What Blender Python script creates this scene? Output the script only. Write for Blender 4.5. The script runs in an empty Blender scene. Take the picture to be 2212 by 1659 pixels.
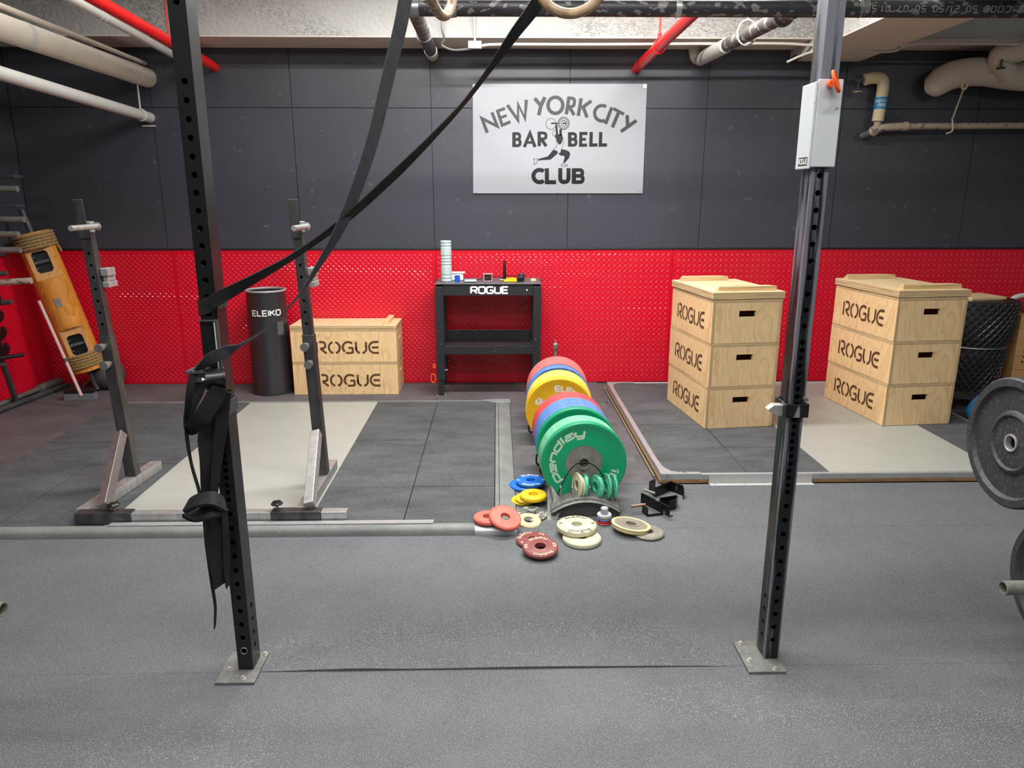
import bpy, bmesh, math, random
from mathutils import Vector, Matrix
random.seed(7)
C = bpy.context.scene.collection
S = bpy.context.scene
PI = math.pi
# ------------------------------------------------------------------ camera, world, lights, exposure
FPX, CAMH, PITCH, YAW = 1575.0, 1.6, math.radians(14.45), math.radians(-1.15)
cd = bpy.data.cameras.new('camera'); cam = bpy.data.objects.new('camera', cd); C.objects.link(cam)
cd.sensor_width = 36; cd.lens = 36 * FPX / 2212; cd.clip_start = 0.05
cam.location = (0, 0, CAMH); cam.rotation_euler = (PI/2 - PITCH, 0, YAW)
S.camera = cam
w = bpy.data.worlds.new('world'); S.world = w; w.use_nodes = True
w.node_tree.nodes['Background'].inputs[0].default_value = (0.8, 0.85, 0.95, 1)
w.node_tree.nodes['Background'].inputs[1].default_value = 0.05
S.view_settings.view_transform = 'Standard'; S.view_settings.look = 'None'
S.view_settings.gamma = 1; S.view_settings.use_curve_mapping = False
S.view_settings.exposure = 0.0
def area(name, loc, sx, sy, power, col=(1, 0.98, 0.95), rot=(0, 0, 0)):
    l = bpy.data.lights.new(name, 'AREA'); l.shape = 'RECTANGLE'; l.size = sx; l.size_y = sy
    l.energy = power; l.color = col
    o = bpy.data.objects.new(name, l); C.objects.link(o); o.location = loc; o.rotation_euler = rot
    return o
# tube lamps under the ceiling: (x, y, length along x, power)
for i, (x, y, L, p) in enumerate([(0.35, 4.62, 2.6, 175), (-1.9, 4.3, 1.0, 16), (0.1, 2.7, 2.2, 90), (0.0, 0.9, 2.6, 80), (-2.6, 1.8, 1.2, 32), (0.4, -1.4, 2.4, 55), (4.2, 2.4, 1.2, 30), (4.2, -0.5, 1.2, 18)]):
    area('tube_lamp', (x, y, 3.2), L, 0.14, p)
# ------------------------------------------------------------------ picture point -> place in the room
def ray(px, py):
    x = (px - 1106) / FPX; y = (829.5 - py) / FPX
    d = Vector((x, math.cos(PITCH) + y * math.sin(PITCH), -math.sin(PITCH) + y * math.cos(PITCH)))
    c, s = math.cos(YAW), math.sin(YAW)
    return Vector((c*d.x - s*d.y, s*d.x + c*d.y, d.z))
def F(px, py, z=0.0):
    d = ray(px, py); t = (z - CAMH) / d.z; return Vector((d.x*t, d.y*t, z))
def W(px, py, Y):
    d = ray(px, py); t = Y / d.y; return Vector((d.x*t, Y, CAMH + d.z*t))
def XP(px, py, X):
    d = ray(px, py); t = X / d.x; return Vector((X, d.y*t, CAMH + d.z*t))
# ------------------------------------------------------------------ materials
def lin(c):
    return tuple(((v/255)/12.92 if v/255 <= 0.04045 else ((v/255+0.055)/1.055)**2.4) for v in c)
MATS = {}
def M(name, rgb, rough=0.6, metal=0.0, var=0.0, vs=8.0, bump=0.0, bs=80.0, fleck=0.0, fs=250.0, fcol=(190,190,190), stretch=None, col2=None, spec=0.5, coat=0.0, dist=0.004, emit=0, fth=0.66):
    if name in MATS: return MATS[name]
    m = bpy.data.materials.new(name); m.use_nodes = True; nt = m.node_tree; N = nt.nodes; Lk = nt.links
    b = N['Principled BSDF']
    c = lin(rgb)
    b.inputs['Base Color'].default_value = (*c, 1); b.inputs['Roughness'].default_value = rough
    b.inputs['Metallic'].default_value = metal; b.inputs['Specular IOR Level'].default_value = spec
    b.inputs['Coat Weight'].default_value = coat
    tc = N.new('ShaderNodeTexCoord'); mp = N.new('ShaderNodeMapping'); Lk.new(tc.outputs['Object'], mp.inputs[0])
    if stretch: mp.inputs['Scale'].default_value = stretch
    src = None
    if var > 0 or col2:
        n = N.new('ShaderNodeTexNoise'); n.inputs['Scale'].default_value = vs; n.inputs['Detail'].default_value = 6; n.inputs['Roughness'].default_value = 0.65
        Lk.new(mp.outputs[0], n.inputs[0])
        r = N.new('ShaderNodeMapRange'); r.inputs[1].default_value = 0.3; r.inputs[2].default_value = 0.7; Lk.new(n.outputs[0], r.inputs[0])
        mx = N.new('ShaderNodeMix'); mx.data_type = 'RGBA'; Lk.new(r.outputs[0], mx.inputs[0])
        c2 = lin(col2) if col2 else tuple(min(1, v*(1+var)) for v in c)
        c1 = c if col2 else tuple(v*(1-var) for v in c)
        mx.inputs[6].default_value = (*c1, 1); mx.inputs[7].default_value = (*c2, 1)
        src = mx.outputs[2]
        rr = N.new('ShaderNodeMapRange'); Lk.new(n.outputs[0], rr.inputs[0]); rr.inputs[1].default_value = .25; rr.inputs[2].default_value = .75
        rr.inputs[3].default_value = min(1, rough*1.18); rr.inputs[4].default_value = rough*0.85; Lk.new(rr.outputs[0], b.inputs['Roughness'])
    if fleck > 0:
        n2 = N.new('ShaderNodeTexNoise'); n2.inputs['Scale'].default_value = fs; n2.inputs['Detail'].default_value = 1
        Lk.new(mp.outputs[0], n2.inputs[0])
        r2 = N.new('ShaderNodeMapRange'); r2.inputs[1].default_value = fth; r2.inputs[2].default_value = fth+0.05; r2.inputs[4].default_value = fleck; Lk.new(n2.outputs[0], r2.inputs[0])
        m2 = N.new('ShaderNodeMix'); m2.data_type = 'RGBA'; Lk.new(r2.outputs[0], m2.inputs[0])
        if src: Lk.new(src, m2.inputs[6])
        else: m2.inputs[6].default_value = (*c, 1)
        m2.inputs[7].default_value = (*lin(fcol), 1); src = m2.outputs[2]
    if src: Lk.new(src, b.inputs['Base Color'])
    if bump > 0:
        n3 = N.new('ShaderNodeTexNoise'); n3.inputs['Scale'].default_value = bs; n3.inputs['Detail'].default_value = 4
        Lk.new(mp.outputs[0], n3.inputs[0]); bp = N.new('ShaderNodeBump'); bp.inputs['Strength'].default_value = bump; bp.inputs['Distance'].default_value = dist
        Lk.new(n3.outputs[0], bp.inputs['Height']); Lk.new(bp.outputs[0], b.inputs['Normal'])
    MATS[name] = m; return m
def wood(name, rgb, rgb2, axis='z', vs=1.0, rough=0.55, wear=True):
    """plywood / timber: long streaky cathedral grain along the axis"""
    if name in MATS: return MATS[name]
    m = bpy.data.materials.new(name); m.use_nodes = True; N = m.node_tree.nodes; Lk = m.node_tree.links; b = N['Principled BSDF']
    tc = N.new('ShaderNodeTexCoord'); mp = N.new('ShaderNodeMapping'); Lk.new(tc.outputs['Object'], mp.inputs[0])
    sc = {'z': (3.2, 3.2, 0.75), 'x': (0.6, 3.2, 3.2), 'y': (3.2, 0.6, 3.2)}[axis]
    mp.inputs['Scale'].default_value = tuple(s*vs for s in sc)
    n = N.new('ShaderNodeTexNoise'); n.inputs['Scale'].default_value = 2.2; n.inputs['Detail'].default_value = 2; n.inputs['Distortion'].default_value = 0.6
    Lk.new(mp.outputs[0], n.inputs[0])
    mul = N.new('ShaderNodeMath'); mul.operation = 'MULTIPLY'; mul.inputs[1].default_value = 11; Lk.new(n.outputs[0], mul.inputs[0])
    fr = N.new('ShaderNodeMath'); fr.operation = 'FRACT'; Lk.new(mul.outputs[0], fr.inputs[0])
    pw = N.new('ShaderNodeMath'); pw.operation = 'POWER'; pw.inputs[1].default_value = 3.2; Lk.new(fr.outputs[0], pw.inputs[0])
    n2 = N.new('ShaderNodeTexNoise'); n2.inputs['Scale'].default_value = 26; n2.inputs['Detail'].default_value = 5; Lk.new(mp.outputs[0], n2.inputs[0])
    ad = N.new('ShaderNodeMath'); ad.operation = 'MULTIPLY_ADD'; ad.inputs[1].default_value = 0.62; Lk.new(pw.outputs[0], ad.inputs[0])
    r = N.new('ShaderNodeMapRange'); r.inputs[1].default_value = 0.35; r.inputs[2].default_value = 0.75; r.inputs[4].default_value = 0.4; Lk.new(n2.outputs[0], r.inputs[0])
    Lk.new(r.outputs[0], ad.inputs[2])
    mx = N.new('ShaderNodeMix'); mx.data_type = 'RGBA'; mx.clamp_factor = True; Lk.new(ad.outputs[0], mx.inputs[0])
    mx.inputs[6].default_value = (*lin(rgb), 1); mx.inputs[7].default_value = (*lin(rgb2), 1)
    Lk.new(mx.outputs[2], b.inputs['Base Color']); b.inputs['Roughness'].default_value = rough
    bp = N.new('ShaderNodeBump'); bp.inputs['Strength'].default_value = .15; bp.inputs['Distance'].default_value = .002; Lk.new(n2.outputs[0], bp.inputs['Height']); Lk.new(bp.outputs[0], b.inputs['Normal'])
    MATS[name] = m; return m
def plies(name, axis='z'):
    """cut edge of plywood: thin dark and light layers across the axis"""
    if name in MATS: return MATS[name]
    m = bpy.data.materials.new(name); m.use_nodes = True; N = m.node_tree.nodes; Lk = m.node_tree.links; b = N['Principled BSDF']
    tc = N.new('ShaderNodeTexCoord'); mp = N.new('ShaderNodeMapping'); Lk.new(tc.outputs['Object'], mp.inputs[0])
    mp.inputs['Scale'].default_value = {'z': (2.5, 2.5, 170), 'x': (170, 2.5, 2.5), 'y': (2.5, 170, 2.5)}[axis]
    n = N.new('ShaderNodeTexNoise'); n.inputs['Scale'].default_value = 1.0; n.inputs['Detail'].default_value = 4; n.inputs['Roughness'].default_value = .7; Lk.new(mp.outputs[0], n.inputs[0])
    r = N.new('ShaderNodeMapRange'); r.inputs[1].default_value = 0.42; r.inputs[2].default_value = 0.64; Lk.new(n.outputs[0], r.inputs[0])
    mx = N.new('ShaderNodeMix'); mx.data_type = 'RGBA'; Lk.new(r.outputs[0], mx.inputs[0])
    mx.inputs[6].default_value = (*lin((205, 180, 136)), 1); mx.inputs[7].default_value = (*lin((150, 124, 88)), 1)
    Lk.new(mx.outputs[2], b.inputs['Base Color']); b.inputs['Roughness'].default_value = .75
    MATS[name] = m; return m

m_mat   = M('rubber floor mat', (82, 85, 89), .66, var=.2, vs=1.3, bump=.5, bs=300, fleck=.6, fs=320, fcol=(172, 176, 176), dist=.003, fth=.61)
m_matb  = M('worn dark rubber mat', (80, 80, 82), .7, var=.3, vs=4, bump=.4, bs=200, fleck=.6, fs=150, fcol=(165, 160, 158), stretch=(1, 1.6, 1), fth=.68)
m_matr  = M('reddish rubber mat', (84, 79, 81), .72, var=.3, vs=3, bump=.4, bs=200, fleck=.5, fs=150, fcol=(150, 140, 140), fth=.69)
m_tile  = M('black rubber tile', (66, 69, 71), .8, var=.38, vs=3.5, stretch=(.7, 1.6, 1), bump=.5, bs=260, fleck=.5, fs=240, fcol=(165, 168, 170), dist=.002, fth=.64)
m_lam   = M('pale platform board', (156, 158, 150), .42, var=.05, vs=6, fleck=.25, fs=60, fcol=(140, 138, 125), fth=.68)
m_alu   = M('scuffed aluminium', (176, 178, 180), .42, .55, var=.15, vs=14, bump=.05)
m_steelw= M('white steel strip', (178, 180, 178), .45, .2, var=.06, vs=20)
m_ramp  = M('grey rubber edge', (112, 115, 112), .6, var=.2, vs=6, bump=.2, bs=120, fleck=.3, fs=160)
m_red   = M('red diamond plate', (202, 9, 38), .34, 0.0, var=.1, vs=1.2, spec=.5, coat=.2)
m_redt  = M('red tread with painted highlights', (214, 26, 50), .4, 0.0, var=.15, vs=3, spec=.6, coat=.25)  # lighter than the plate: highlights on the lugs are put into the colour
m_black = M('black painted panel', (57, 59, 69), .44, var=.16, vs=1.1, fleck=.3, fs=16, fcol=(110, 112, 118), fth=.73, spec=.6)
m_trimk = M('black trim strip', (30, 31, 34), .4)
m_white = M('white painted concrete', (184, 184, 179), .8, var=.05, vs=4, bump=.7, bs=32, dist=.012, fleck=.35, fs=70, fcol=(150, 150, 145), fth=.64)
def crack(m):
    nt = m.node_tree; N = nt.nodes; Lk = nt.links; b = N['Principled BSDF']; tc = N.new('ShaderNodeTexCoord')
    mp = N.new('ShaderNodeMapping'); mp.inputs['Scale'].default_value = (1, 1, 2.2); Lk.new(tc.outputs['Object'], mp.inputs[0])
    n = N.new('ShaderNodeTexNoise'); n.inputs['Scale'].default_value = 14; n.inputs['Detail'].default_value = 7; n.inputs['Roughness'].default_value = .75; Lk.new(mp.outputs[0], n.inputs[0])
    s_ = N.new('ShaderNodeMath'); s_.operation = 'SUBTRACT'; s_.inputs[1].default_value = .5; Lk.new(n.outputs[0], s_.inputs[0]); a_ = N.new('ShaderNodeMath'); a_.operation = 'ABSOLUTE'; Lk.new(s_.outputs[0], a_.inputs[0])
    r = N.new('ShaderNodeMapRange'); r.inputs[1].default_value = .012; r.inputs[2].default_value = .022; r.inputs[3].default_value = .75; r.inputs[4].default_value = 0; Lk.new(a_.outputs[0], r.inputs[0])
    n2 = N.new('ShaderNodeTexNoise'); n2.inputs['Scale'].default_value = 1.3; n2.inputs['Detail'].default_value = 2; Lk.new(tc.outputs['Object'], n2.inputs[0])
    r2 = N.new('ShaderNodeMapRange'); r2.inputs[1].default_value = .44; r2.inputs[2].default_value = .56; Lk.new(n2.outputs[0], r2.inputs[0])
    mu = N.new('ShaderNodeMath'); mu.operation = 'MULTIPLY'; Lk.new(r.outputs[0], mu.inputs[0]); Lk.new(r2.outputs[0], mu.inputs[1])
    old = b.inputs['Base Color'].links[0].from_socket; mx = N.new('ShaderNodeMix'); mx.data_type = 'RGBA'; Lk.new(mu.outputs[0], mx.inputs[0]); Lk.new(old, mx.inputs[6]); mx.inputs[7].default_value = (*lin((60, 58, 54)), 1)
    Lk.new(mx.outputs[2], b.inputs['Base Color'])
crack(m_white)
m_soff  = M('cream painted soffit', (205, 198, 186), .75, var=.06, vs=5)
m_ceil  = M('white ceiling', (225, 225, 222), .9)
m_blk   = M('black powder coat', (21, 22, 24), .32, var=.3, vs=10, spec=.5)
m_blkw  = M('worn black steel', (30, 31, 35), .38, .25, fleck=.8, fs=26, fcol=(150, 152, 160), fth=.64, stretch=(1, 1, .25), var=.2, vs=12)
m_grayst= M('worn grey steel', (120, 122, 128), .4, .5, var=.35, vs=14, fleck=.8, fs=30, fcol=(30, 30, 32), fth=.62, stretch=(1, 1, .3))
m_chrome= M('brushed chrome', (186, 186, 184), .38, .7, var=.25, vs=30, stretch=(1, 1, .3))
m_chromd= M('dull dark chrome', (86, 84, 85), .34, .65, var=.4, vs=22, stretch=(1, 1, .35))
m_gal   = M('galvanised steel', (150, 151, 150), .4, .8, var=.2, vs=30)
m_bolt  = M('zinc bolt', (200, 202, 190), .35, .7)
m_dust  = M('dusty steel plate', (116, 116, 113), .6, .3, var=.25, vs=18, fleck=.5, fs=90, fcol=(170, 168, 160))
m_ply   = wood('plywood face', (226, 198, 152), (202, 164, 114), 'z', .8)
m_plyx  = wood('plywood face long', (228, 198, 150), (200, 160, 108), 'z', .95)
m_plyt  = wood('plywood top', (224, 202, 158), (202, 172, 124), 'y')
m_pez   = plies('ply edge across z', 'z'); m_pex = plies('ply edge across x', 'x'); m_pey = plies('ply edge across y', 'y')
m_burn  = M('burnt lettering', (84, 55, 26), .8, var=.25, vs=30)
m_dark  = M('painted hole shade', (20, 16, 12), .9)
m_log   = wood('varnished log', (214, 148, 62), (170, 102, 34), 'z', .9, .3)
m_logc  = wood('sawn log facet', (206, 156, 96), (178, 120, 66), 'z', .9, .45)
m_rope  = M('hemp rope', (150, 122, 78), .85, var=.3, vs=60, bump=.5, bs=300)
m_cream = M('cream pipe lagging', (206, 200, 184), .7, var=.09, vs=4, bump=.3, bs=18, dist=.01)
m_whtp  = M('white painted pipe', (192, 193, 186), .4, var=.05, vs=10)
m_redp  = M('red painted pipe', (224, 30, 28), .32, var=.1, vs=6)
m_iron  = M('black iron pipe', (54, 53, 57), .45, .3, var=.4, vs=9, fleck=.5, fs=34, fcol=(160, 158, 152), fth=.58, stretch=(.6, 1, 1))
m_iron2 = M('grey iron pipe', (84, 82, 78), .5, .2, var=.3, vs=12, fleck=.7, fs=20, fcol=(165, 162, 150), fth=.56)
m_rust  = M('peeling pipe', (176, 160, 142), .7, var=.15, vs=20, fleck=.8, fs=22, fcol=(104, 82, 66), fth=.6)
m_ylag  = M('yellowed lagging', (214, 200, 164), .7, var=.08, vs=8)
m_sign  = M('white sign board', (160, 164, 171), .35, var=.03, vs=2, spec=.6)
m_ink   = M('black sign paint', (26, 27, 31), .35)
m_inkw  = M('white print', (225, 227, 228), .5)
m_print = M('dark print', (40, 40, 40), .6)
m_bin   = M('glossy black bin', (44, 44, 47), .36, .3, var=.15, vs=6, spec=.8, coat=.3)
m_binrim= M('grey bin rim', (168, 170, 172), .4, .3)
m_tbl   = M('black table steel', (38, 40, 44), .42, .1, var=.2, vs=14, fleck=.5, fs=30, fcol=(110, 112, 116), fth=.7)
m_bgrn  = M('green bumper rubber', (0, 142, 96), .42, var=.05, vs=8)
m_gprt  = M('pale green print', (168, 204, 176), .6)
m_pgrn  = M('chalky green rubber', (104, 178, 140), .75, var=.25, vs=30, fleck=.4, fs=40, fcol=(190, 190, 150))
m_bblu  = M('blue bumper rubber', (82, 118, 178), .7, var=.25, vs=25)
m_bred  = M('red bumper rubber', (196, 70, 70), .6, var=.15, vs=25)
m_bredd = M('faded red rubber', (206, 104, 102), .7, var=.15, vs=25)
m_byel  = M('yellow bumper rubber', (222, 178, 28), .5, var=.08, vs=20)
m_byelp = M('chalky yellow rubber', (226, 192, 84), .7, var=.15, vs=30)
m_hub   = M('steel plate hub', (128, 128, 118), .5, .4, var=.25, vs=30)
m_bktire= M('black bumper rubber', (42, 43, 46), .6, var=.45, vs=9, bump=.3, bs=60, fleck=.14, fs=70, fcol=(120, 120, 118), fth=.6)
m_cblu  = M('blue change plate', (24, 104, 192), .42, var=.05, vs=10)
m_cyel  = M('yellow change plate', (226, 190, 30), .5, var=.08, vs=30)
m_cpnk  = M('coral change plate', (214, 104, 88), .6, var=.1, vs=40)
m_cmar  = M('maroon change plate', (126, 62, 60), .5, var=.08, vs=20)
m_ccrm  = M('cream change plate', (190, 188, 160), .55, var=.06, vs=30)
m_ctan  = M('tan change plate', (206, 190, 140), .6, var=.1, vs=30)
m_cgry  = M('grey worn plate', (134, 130, 118), .5, .2, var=.2, vs=25)
m_cgrn  = M('teal change plate', (72, 164, 134), .55, var=.3, vs=40, fleck=.4, fs=60, fcol=(170, 196, 160))
m_prtc  = M('cream print', (226, 214, 170), .6)
m_strap = M('black webbing', (56, 56, 62), .62, var=.25, vs=40, stretch=(3, 3, .6), bump=.4, bs=300)
m_strapd= M('black webbing deep', (9, 9, 10), .7, var=.25, vs=40, bump=.4, bs=300)
m_ring  = M('laminated wood ring', (112, 78, 58), .4, var=.2, vs=20, col2=(190, 165, 130), stretch=(1, 6, 1))
m_uhmw  = M('white plastic liner', (190, 196, 200), .35, var=.04, vs=6, fleck=.6, fs=34, fcol=(90, 95, 105), fth=.735)
m_orange= M('orange plastic', (236, 92, 34), .4)
m_ball  = M('grey ball', (70, 70, 72), .55)
m_pink  = M('pale broom stick', (196, 162, 160), .4)
m_mesh  = M('black rubber lattice', (30, 30, 32), .5, var=.3, vs=30)
m_wrack = M('dusty dark steel', (70, 72, 74), .5, .2, var=.3, vs=14)
m_blue  = M('blue plastic', (26, 84, 190), .35)
m_sky   = M('sky blue plastic', (30, 150, 220), .45)
m_tape  = M('blue label', (40, 140, 180), .5)
m_roll  = M('pale grey foam', (176, 192, 192), .55)
m_paper = M('white paper', (222, 222, 220), .7)
m_oak   = M('pale block wood', (206, 160, 104), .5, var=.1, vs=14, stretch=(1, 1, 6))
m_yelk  = M('yellow tool plastic', (236, 194, 20), .4)
m_brkt  = M('black bracket steel', (14, 14, 16), .35, .2, fleck=.5, fs=30, fcol=(120, 120, 124), fth=.66)
m_wall  = M('plain grey wall', (120, 122, 126), .8)
m_mop   = M('grey tube', (96, 98, 96), .5, .1, var=.2, vs=10)

def worn(name):
    """black paint rubbed to bare grey steel, more and more towards the top"""
    m = M(name, (24, 24, 27), .34, .15); nt = m.node_tree; N = nt.nodes; Lk = nt.links; b = N['Principled BSDF']
    tc = N.new('ShaderNodeTexCoord'); sp = N.new('ShaderNodeSeparateXYZ'); Lk.new(tc.outputs['Object'], sp.inputs[0])
    mp = N.new('ShaderNodeMapping'); mp.inputs['Scale'].default_value = (60, 30, 3.2); Lk.new(tc.outputs['Object'], mp.inputs[0])
    n = N.new('ShaderNodeTexNoise'); n.inputs['Scale'].default_value = 1; n.inputs['Detail'].default_value = 5; n.inputs['Roughness'].default_value = .6; Lk.new(mp.outputs[0], n.inputs[0])
    g1 = N.new('ShaderNodeMapRange'); g1.inputs[1].default_value = .9; g1.inputs[2].default_value = 2.2; g1.inputs[3].default_value = -.05; g1.inputs[4].default_value = .22; Lk.new(sp.outputs[2], g1.inputs[0])
    ad = N.new('ShaderNodeMath'); Lk.new(n.outputs[0], ad.inputs[0]); Lk.new(g1.outputs[0], ad.inputs[1])
    sx = N.new('ShaderNodeMath'); sx.operation = 'SUBTRACT'; sx.inputs[1].default_value = .9245; Lk.new(sp.outputs[0], sx.inputs[0]); ab = N.new('ShaderNodeMath'); ab.operation = 'ABSOLUTE'; Lk.new(sx.outputs[0], ab.inputs[0])
    ge = N.new('ShaderNodeMapRange'); ge.inputs[1].default_value = .012; ge.inputs[2].default_value = .0255; ge.inputs[4].default_value = .34; Lk.new(ab.outputs[0], ge.inputs[0])
    gy = N.new('ShaderNodeMapRange'); gy.inputs[1].default_value = -.01; gy.inputs[2].default_value = .0; gy.inputs[3].default_value = 1; gy.inputs[4].default_value = 0; Lk.new(sp.outputs[1], gy.inputs[0])
    gm = N.new('ShaderNodeMath'); gm.operation = 'MULTIPLY'; Lk.new(ge.outputs[0], gm.inputs[0]); Lk.new(gy.outputs[0], gm.inputs[1])
    a2 = N.new('ShaderNodeMath'); Lk.new(ad.outputs[0], a2.inputs[0]); Lk.new(gm.outputs[0], a2.inputs[1]); ad = a2
    r = N.new('ShaderNodeMapRange'); r.inputs[1].default_value = .52; r.inputs[2].default_value = .72; Lk.new(ad.outputs[0], r.inputs[0])
    mx = N.new('ShaderNodeMix'); mx.data_type = 'RGBA'; Lk.new(r.outputs[0], mx.inputs[0]); mx.inputs[6].default_value = (*lin((22, 22, 25)), 1); mx.inputs[7].default_value = (*lin((112, 115, 124)), 1)
    Lk.new(mx.outputs[2], b.inputs['Base Color']); return m
m_worn = worn('rubbed black steel')
# ------------------------------------------------------------------ objects
def thing(name, label, cat, loc=(0, 0, 0), rz=0.0, group=None, rot=None):
    o = bpy.data.objects.new(name, None); C.objects.link(o); o.empty_display_size = .1
    o.location = loc; o.rotation_euler = rot if rot else (0, 0, rz)
    o['label'] = label; o['category'] = cat
    if group: o['group'] = group
    return o
def tag(o, label=None, cat=None, group=None, kind=None):
    if label: o['label'] = label
    if cat: o['category'] = cat
    if group: o['group'] = group
    if kind: o['kind'] = kind
    return o
def root_matrix(o):
    m = Matrix.LocRotScale(o.location, o.rotation_euler, None)
    return (root_matrix(o.parent) @ m) if o.parent else m
class MB:
    def __init__(s): s.v = []; s.f = []; s.mi = []; s.cur = 0
    def add(s, vs, fs):
        k = len(s.v); s.v += [Vector(v) for v in vs]; s.f += [tuple(i+k for i in f) for f in fs]; s.mi += [s.cur]*len(fs); return s
    def box(s, a, b, m=None):
        x0, y0, z0 = a; x1, y1, z1 = b
        vs = [(x0,y0,z0),(x1,y0,z0),(x1,y1,z0),(x0,y1,z0),(x0,y0,z1),(x1,y0,z1),(x1,y1,z1),(x0,y1,z1)]
        if m: vs = [m @ Vector(v) for v in vs]
        return s.add(vs, [(0,3,2,1),(4,5,6,7),(0,1,5,4),(1,2,6,5),(2,3,7,6),(3,0,4,7)])
    def beam(s, p0, p1, wx, wy, up=(0,0,1)):
        """box bar from p0 to p1, wx wide across, wy thick along the up side"""
        p0, p1 = Vector(p0), Vector(p1); d = (p1-p0).normalized(); u = Vector(up)
        a = d.cross(u)
        if a.length < 1e-4: a = Vector((1,0,0))
        a.normalize(); u = a.cross(d).normalized(); a *= wx/2; u *= wy/2
        vs = [p0-a-u, p0+a-u, p0+a+u, p0-a+u, p1-a-u, p1+a-u, p1+a+u, p1-a+u]
        return s.add(vs, [(0,1,2,3),(7,6,5,4),(0,4,5,1),(1,5,6,2),(2,6,7,3),(3,7,4,0)])
    def tube(s, pts, r, n=12, closed=False, cap=True):
        pts = [Vector(p) for p in pts]; m = len(pts); rs = r if isinstance(r, (list, tuple)) else [r]*m
        k = len(s.v); prev = None
        for i, p in enumerate(pts):
            if closed: d = pts[(i+1) % m] - pts[i-1]
            else: d = pts[min(i+1, m-1)] - pts[max(i-1, 0)]
            d.normalize()
            if prev is None:
                a = d.cross(Vector((0,0,1)))
                if a.length < .05: a = d.cross(Vector((0,1,0)))
            else: a = prev - d*prev.dot(d)
            a.normalize(); prev = a; b = d.cross(a)
            for j in range(n):
                t = 2*PI*j/n; s.v.append(p + (a*math.cos(t) + b*math.sin(t))*rs[i])
        q = m if closed else m-1
        for i in range(q):
            for j in range(n):
                i2 = (i+1) % m
                s.f.append((k+i*n+j, k+i*n+(j+1) % n, k+i2*n+(j+1) % n, k+i2*n+j)); s.mi.append(s.cur)
        if cap and not closed:
            s.f.append(tuple(k+j for j in range(n))[::-1]); s.f.append(tuple(k+(m-1)*n+j for j in range(n))); s.mi += [s.cur]*2
        return s
    def cyl(s, p0, p1, r, n=16, r2=None): return s.tube([p0, p1], [r, r if r2 is None else r2], n)
    def lathe(s, prof, n=32, m=None, closed=False):
        """profile (r, z) turned about z; m places it"""
        k = len(s.v); q = len(prof)
        for j in range(n):
            t = 2*PI*j/n
            for r, z in prof:
                v = Vector((r*math.cos(t), r*math.sin(t), z)); s.v.append(m @ v if m else v)
        for j in range(n):
            j2 = (j+1) % n
            for i in range(q if closed else q-1):
                i2 = (i+1) % q
                s.f.append((k+j*q+i, k+j2*q+i, k+j2*q+i2, k+j*q+i2)); s.mi.append(s.cur)
        return s
    def prism(s, poly, d, m=None, flip=False):
        """polygon in xy extruded from z=0 to z=d"""
        n = len(poly); vs = [(x, y, 0) for x, y in poly] + [(x, y, d) for x, y in poly]
        if m: vs = [m @ Vector(v) for v in vs]
        fs = [tuple(range(n))[::-1], tuple(range(n, 2*n))] + [(i, (i+1) % n, n+(i+1) % n, n+i) for i in range(n)]
        return s.add(vs, fs)
    def ribbon(s, pts, dirs, width, th=.003):
        k = len(s.v); m = len(pts); ws = width if isinstance(width, (list, tuple)) else [width]*m
        for i, p in enumerate(pts):
            p = Vector(p); d = Vector(pts[min(i+1, m-1)]) - Vector(pts[max(i-1, 0)]); a = Vector(dirs[i]).normalized()
            nn = d.cross(a).normalized()*th/2; a = a*ws[i]/2
            s.v += [p-a-nn, p+a-nn, p+a+nn, p-a+nn]
        for i in range(m-1):
            b = k+4*i
            for j in range(4):
                s.f.append((b+j, b+(j+1) % 4, b+4+(j+1) % 4, b+4+j)); s.mi.append(s.cur)
        s.f += [(k+3, k+2, k+1, k), (k+4*m-4, k+4*m-3, k+4*m-2, k+4*m-1)]; s.mi += [s.cur]*2
        return s
    def build(s, name, mat, parent=None, smooth=False, bevel=0.0, world=False, seg=2):
        me = bpy.data.meshes.new(name)
        vs = s.v
        org = None
        if parent is not None and world:
            inv = root_matrix(parent).inverted(); vs = [inv @ v for v in vs]
        me.from_pydata([tuple(v) for v in vs], [], s.f)
        mats = mat if isinstance(mat, (list, tuple)) else [mat]
        for mm in mats: me.materials.append(mm)
        if len(mats) > 1: me.polygons.foreach_set('material_index', s.mi)
        bm = bmesh.new(); bm.from_mesh(me); bmesh.ops.recalc_face_normals(bm, faces=bm.faces); bm.to_mesh(me); bm.free()
        if smooth:
            me.polygons.foreach_set('use_smooth', [True]*len(me.polygons)); me.set_sharp_from_angle(angle=math.radians(38))
        me.update()
        o = bpy.data.objects.new(name, me); C.objects.link(o)
        if parent is not None: o.parent = parent
        if bevel > 0:
            b = o.modifiers.new('bevel', 'BEVEL'); b.width = bevel; b.segments = seg; b.limit_method = 'ANGLE'; b.angle_limit = math.radians(40)
        return o
def struct(name, mb, mat, **k): return tag(mb.build(name, mat, **k), kind='structure')
def smoothpts(pts, n=8):
    pts = [Vector(p) for p in pts]; out = []
    for i in range(len(pts)-1):
        p0 = pts[max(i-1, 0)]; p1 = pts[i]; p2 = pts[i+1]; p3 = pts[min(i+2, len(pts)-1)]
        for j in range(n):
            t = j/n; out.append(.5*((2*p1) + (p2-p0)*t + (2*p0-5*p1+4*p2-p3)*t*t + (3*p1-p0-3*p2+p3)*t**3))
    out.append(pts[-1]); return out
def copy_tree(o, parent=None):
    c = o.copy(); C.objects.link(c); c.parent = parent
    for ch in [x for x in kids.get(o.name, [])]: 
        k = copy_tree(ch, c); kids.setdefault(c.name, []).append(k)
    return c
kids = {}
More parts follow.
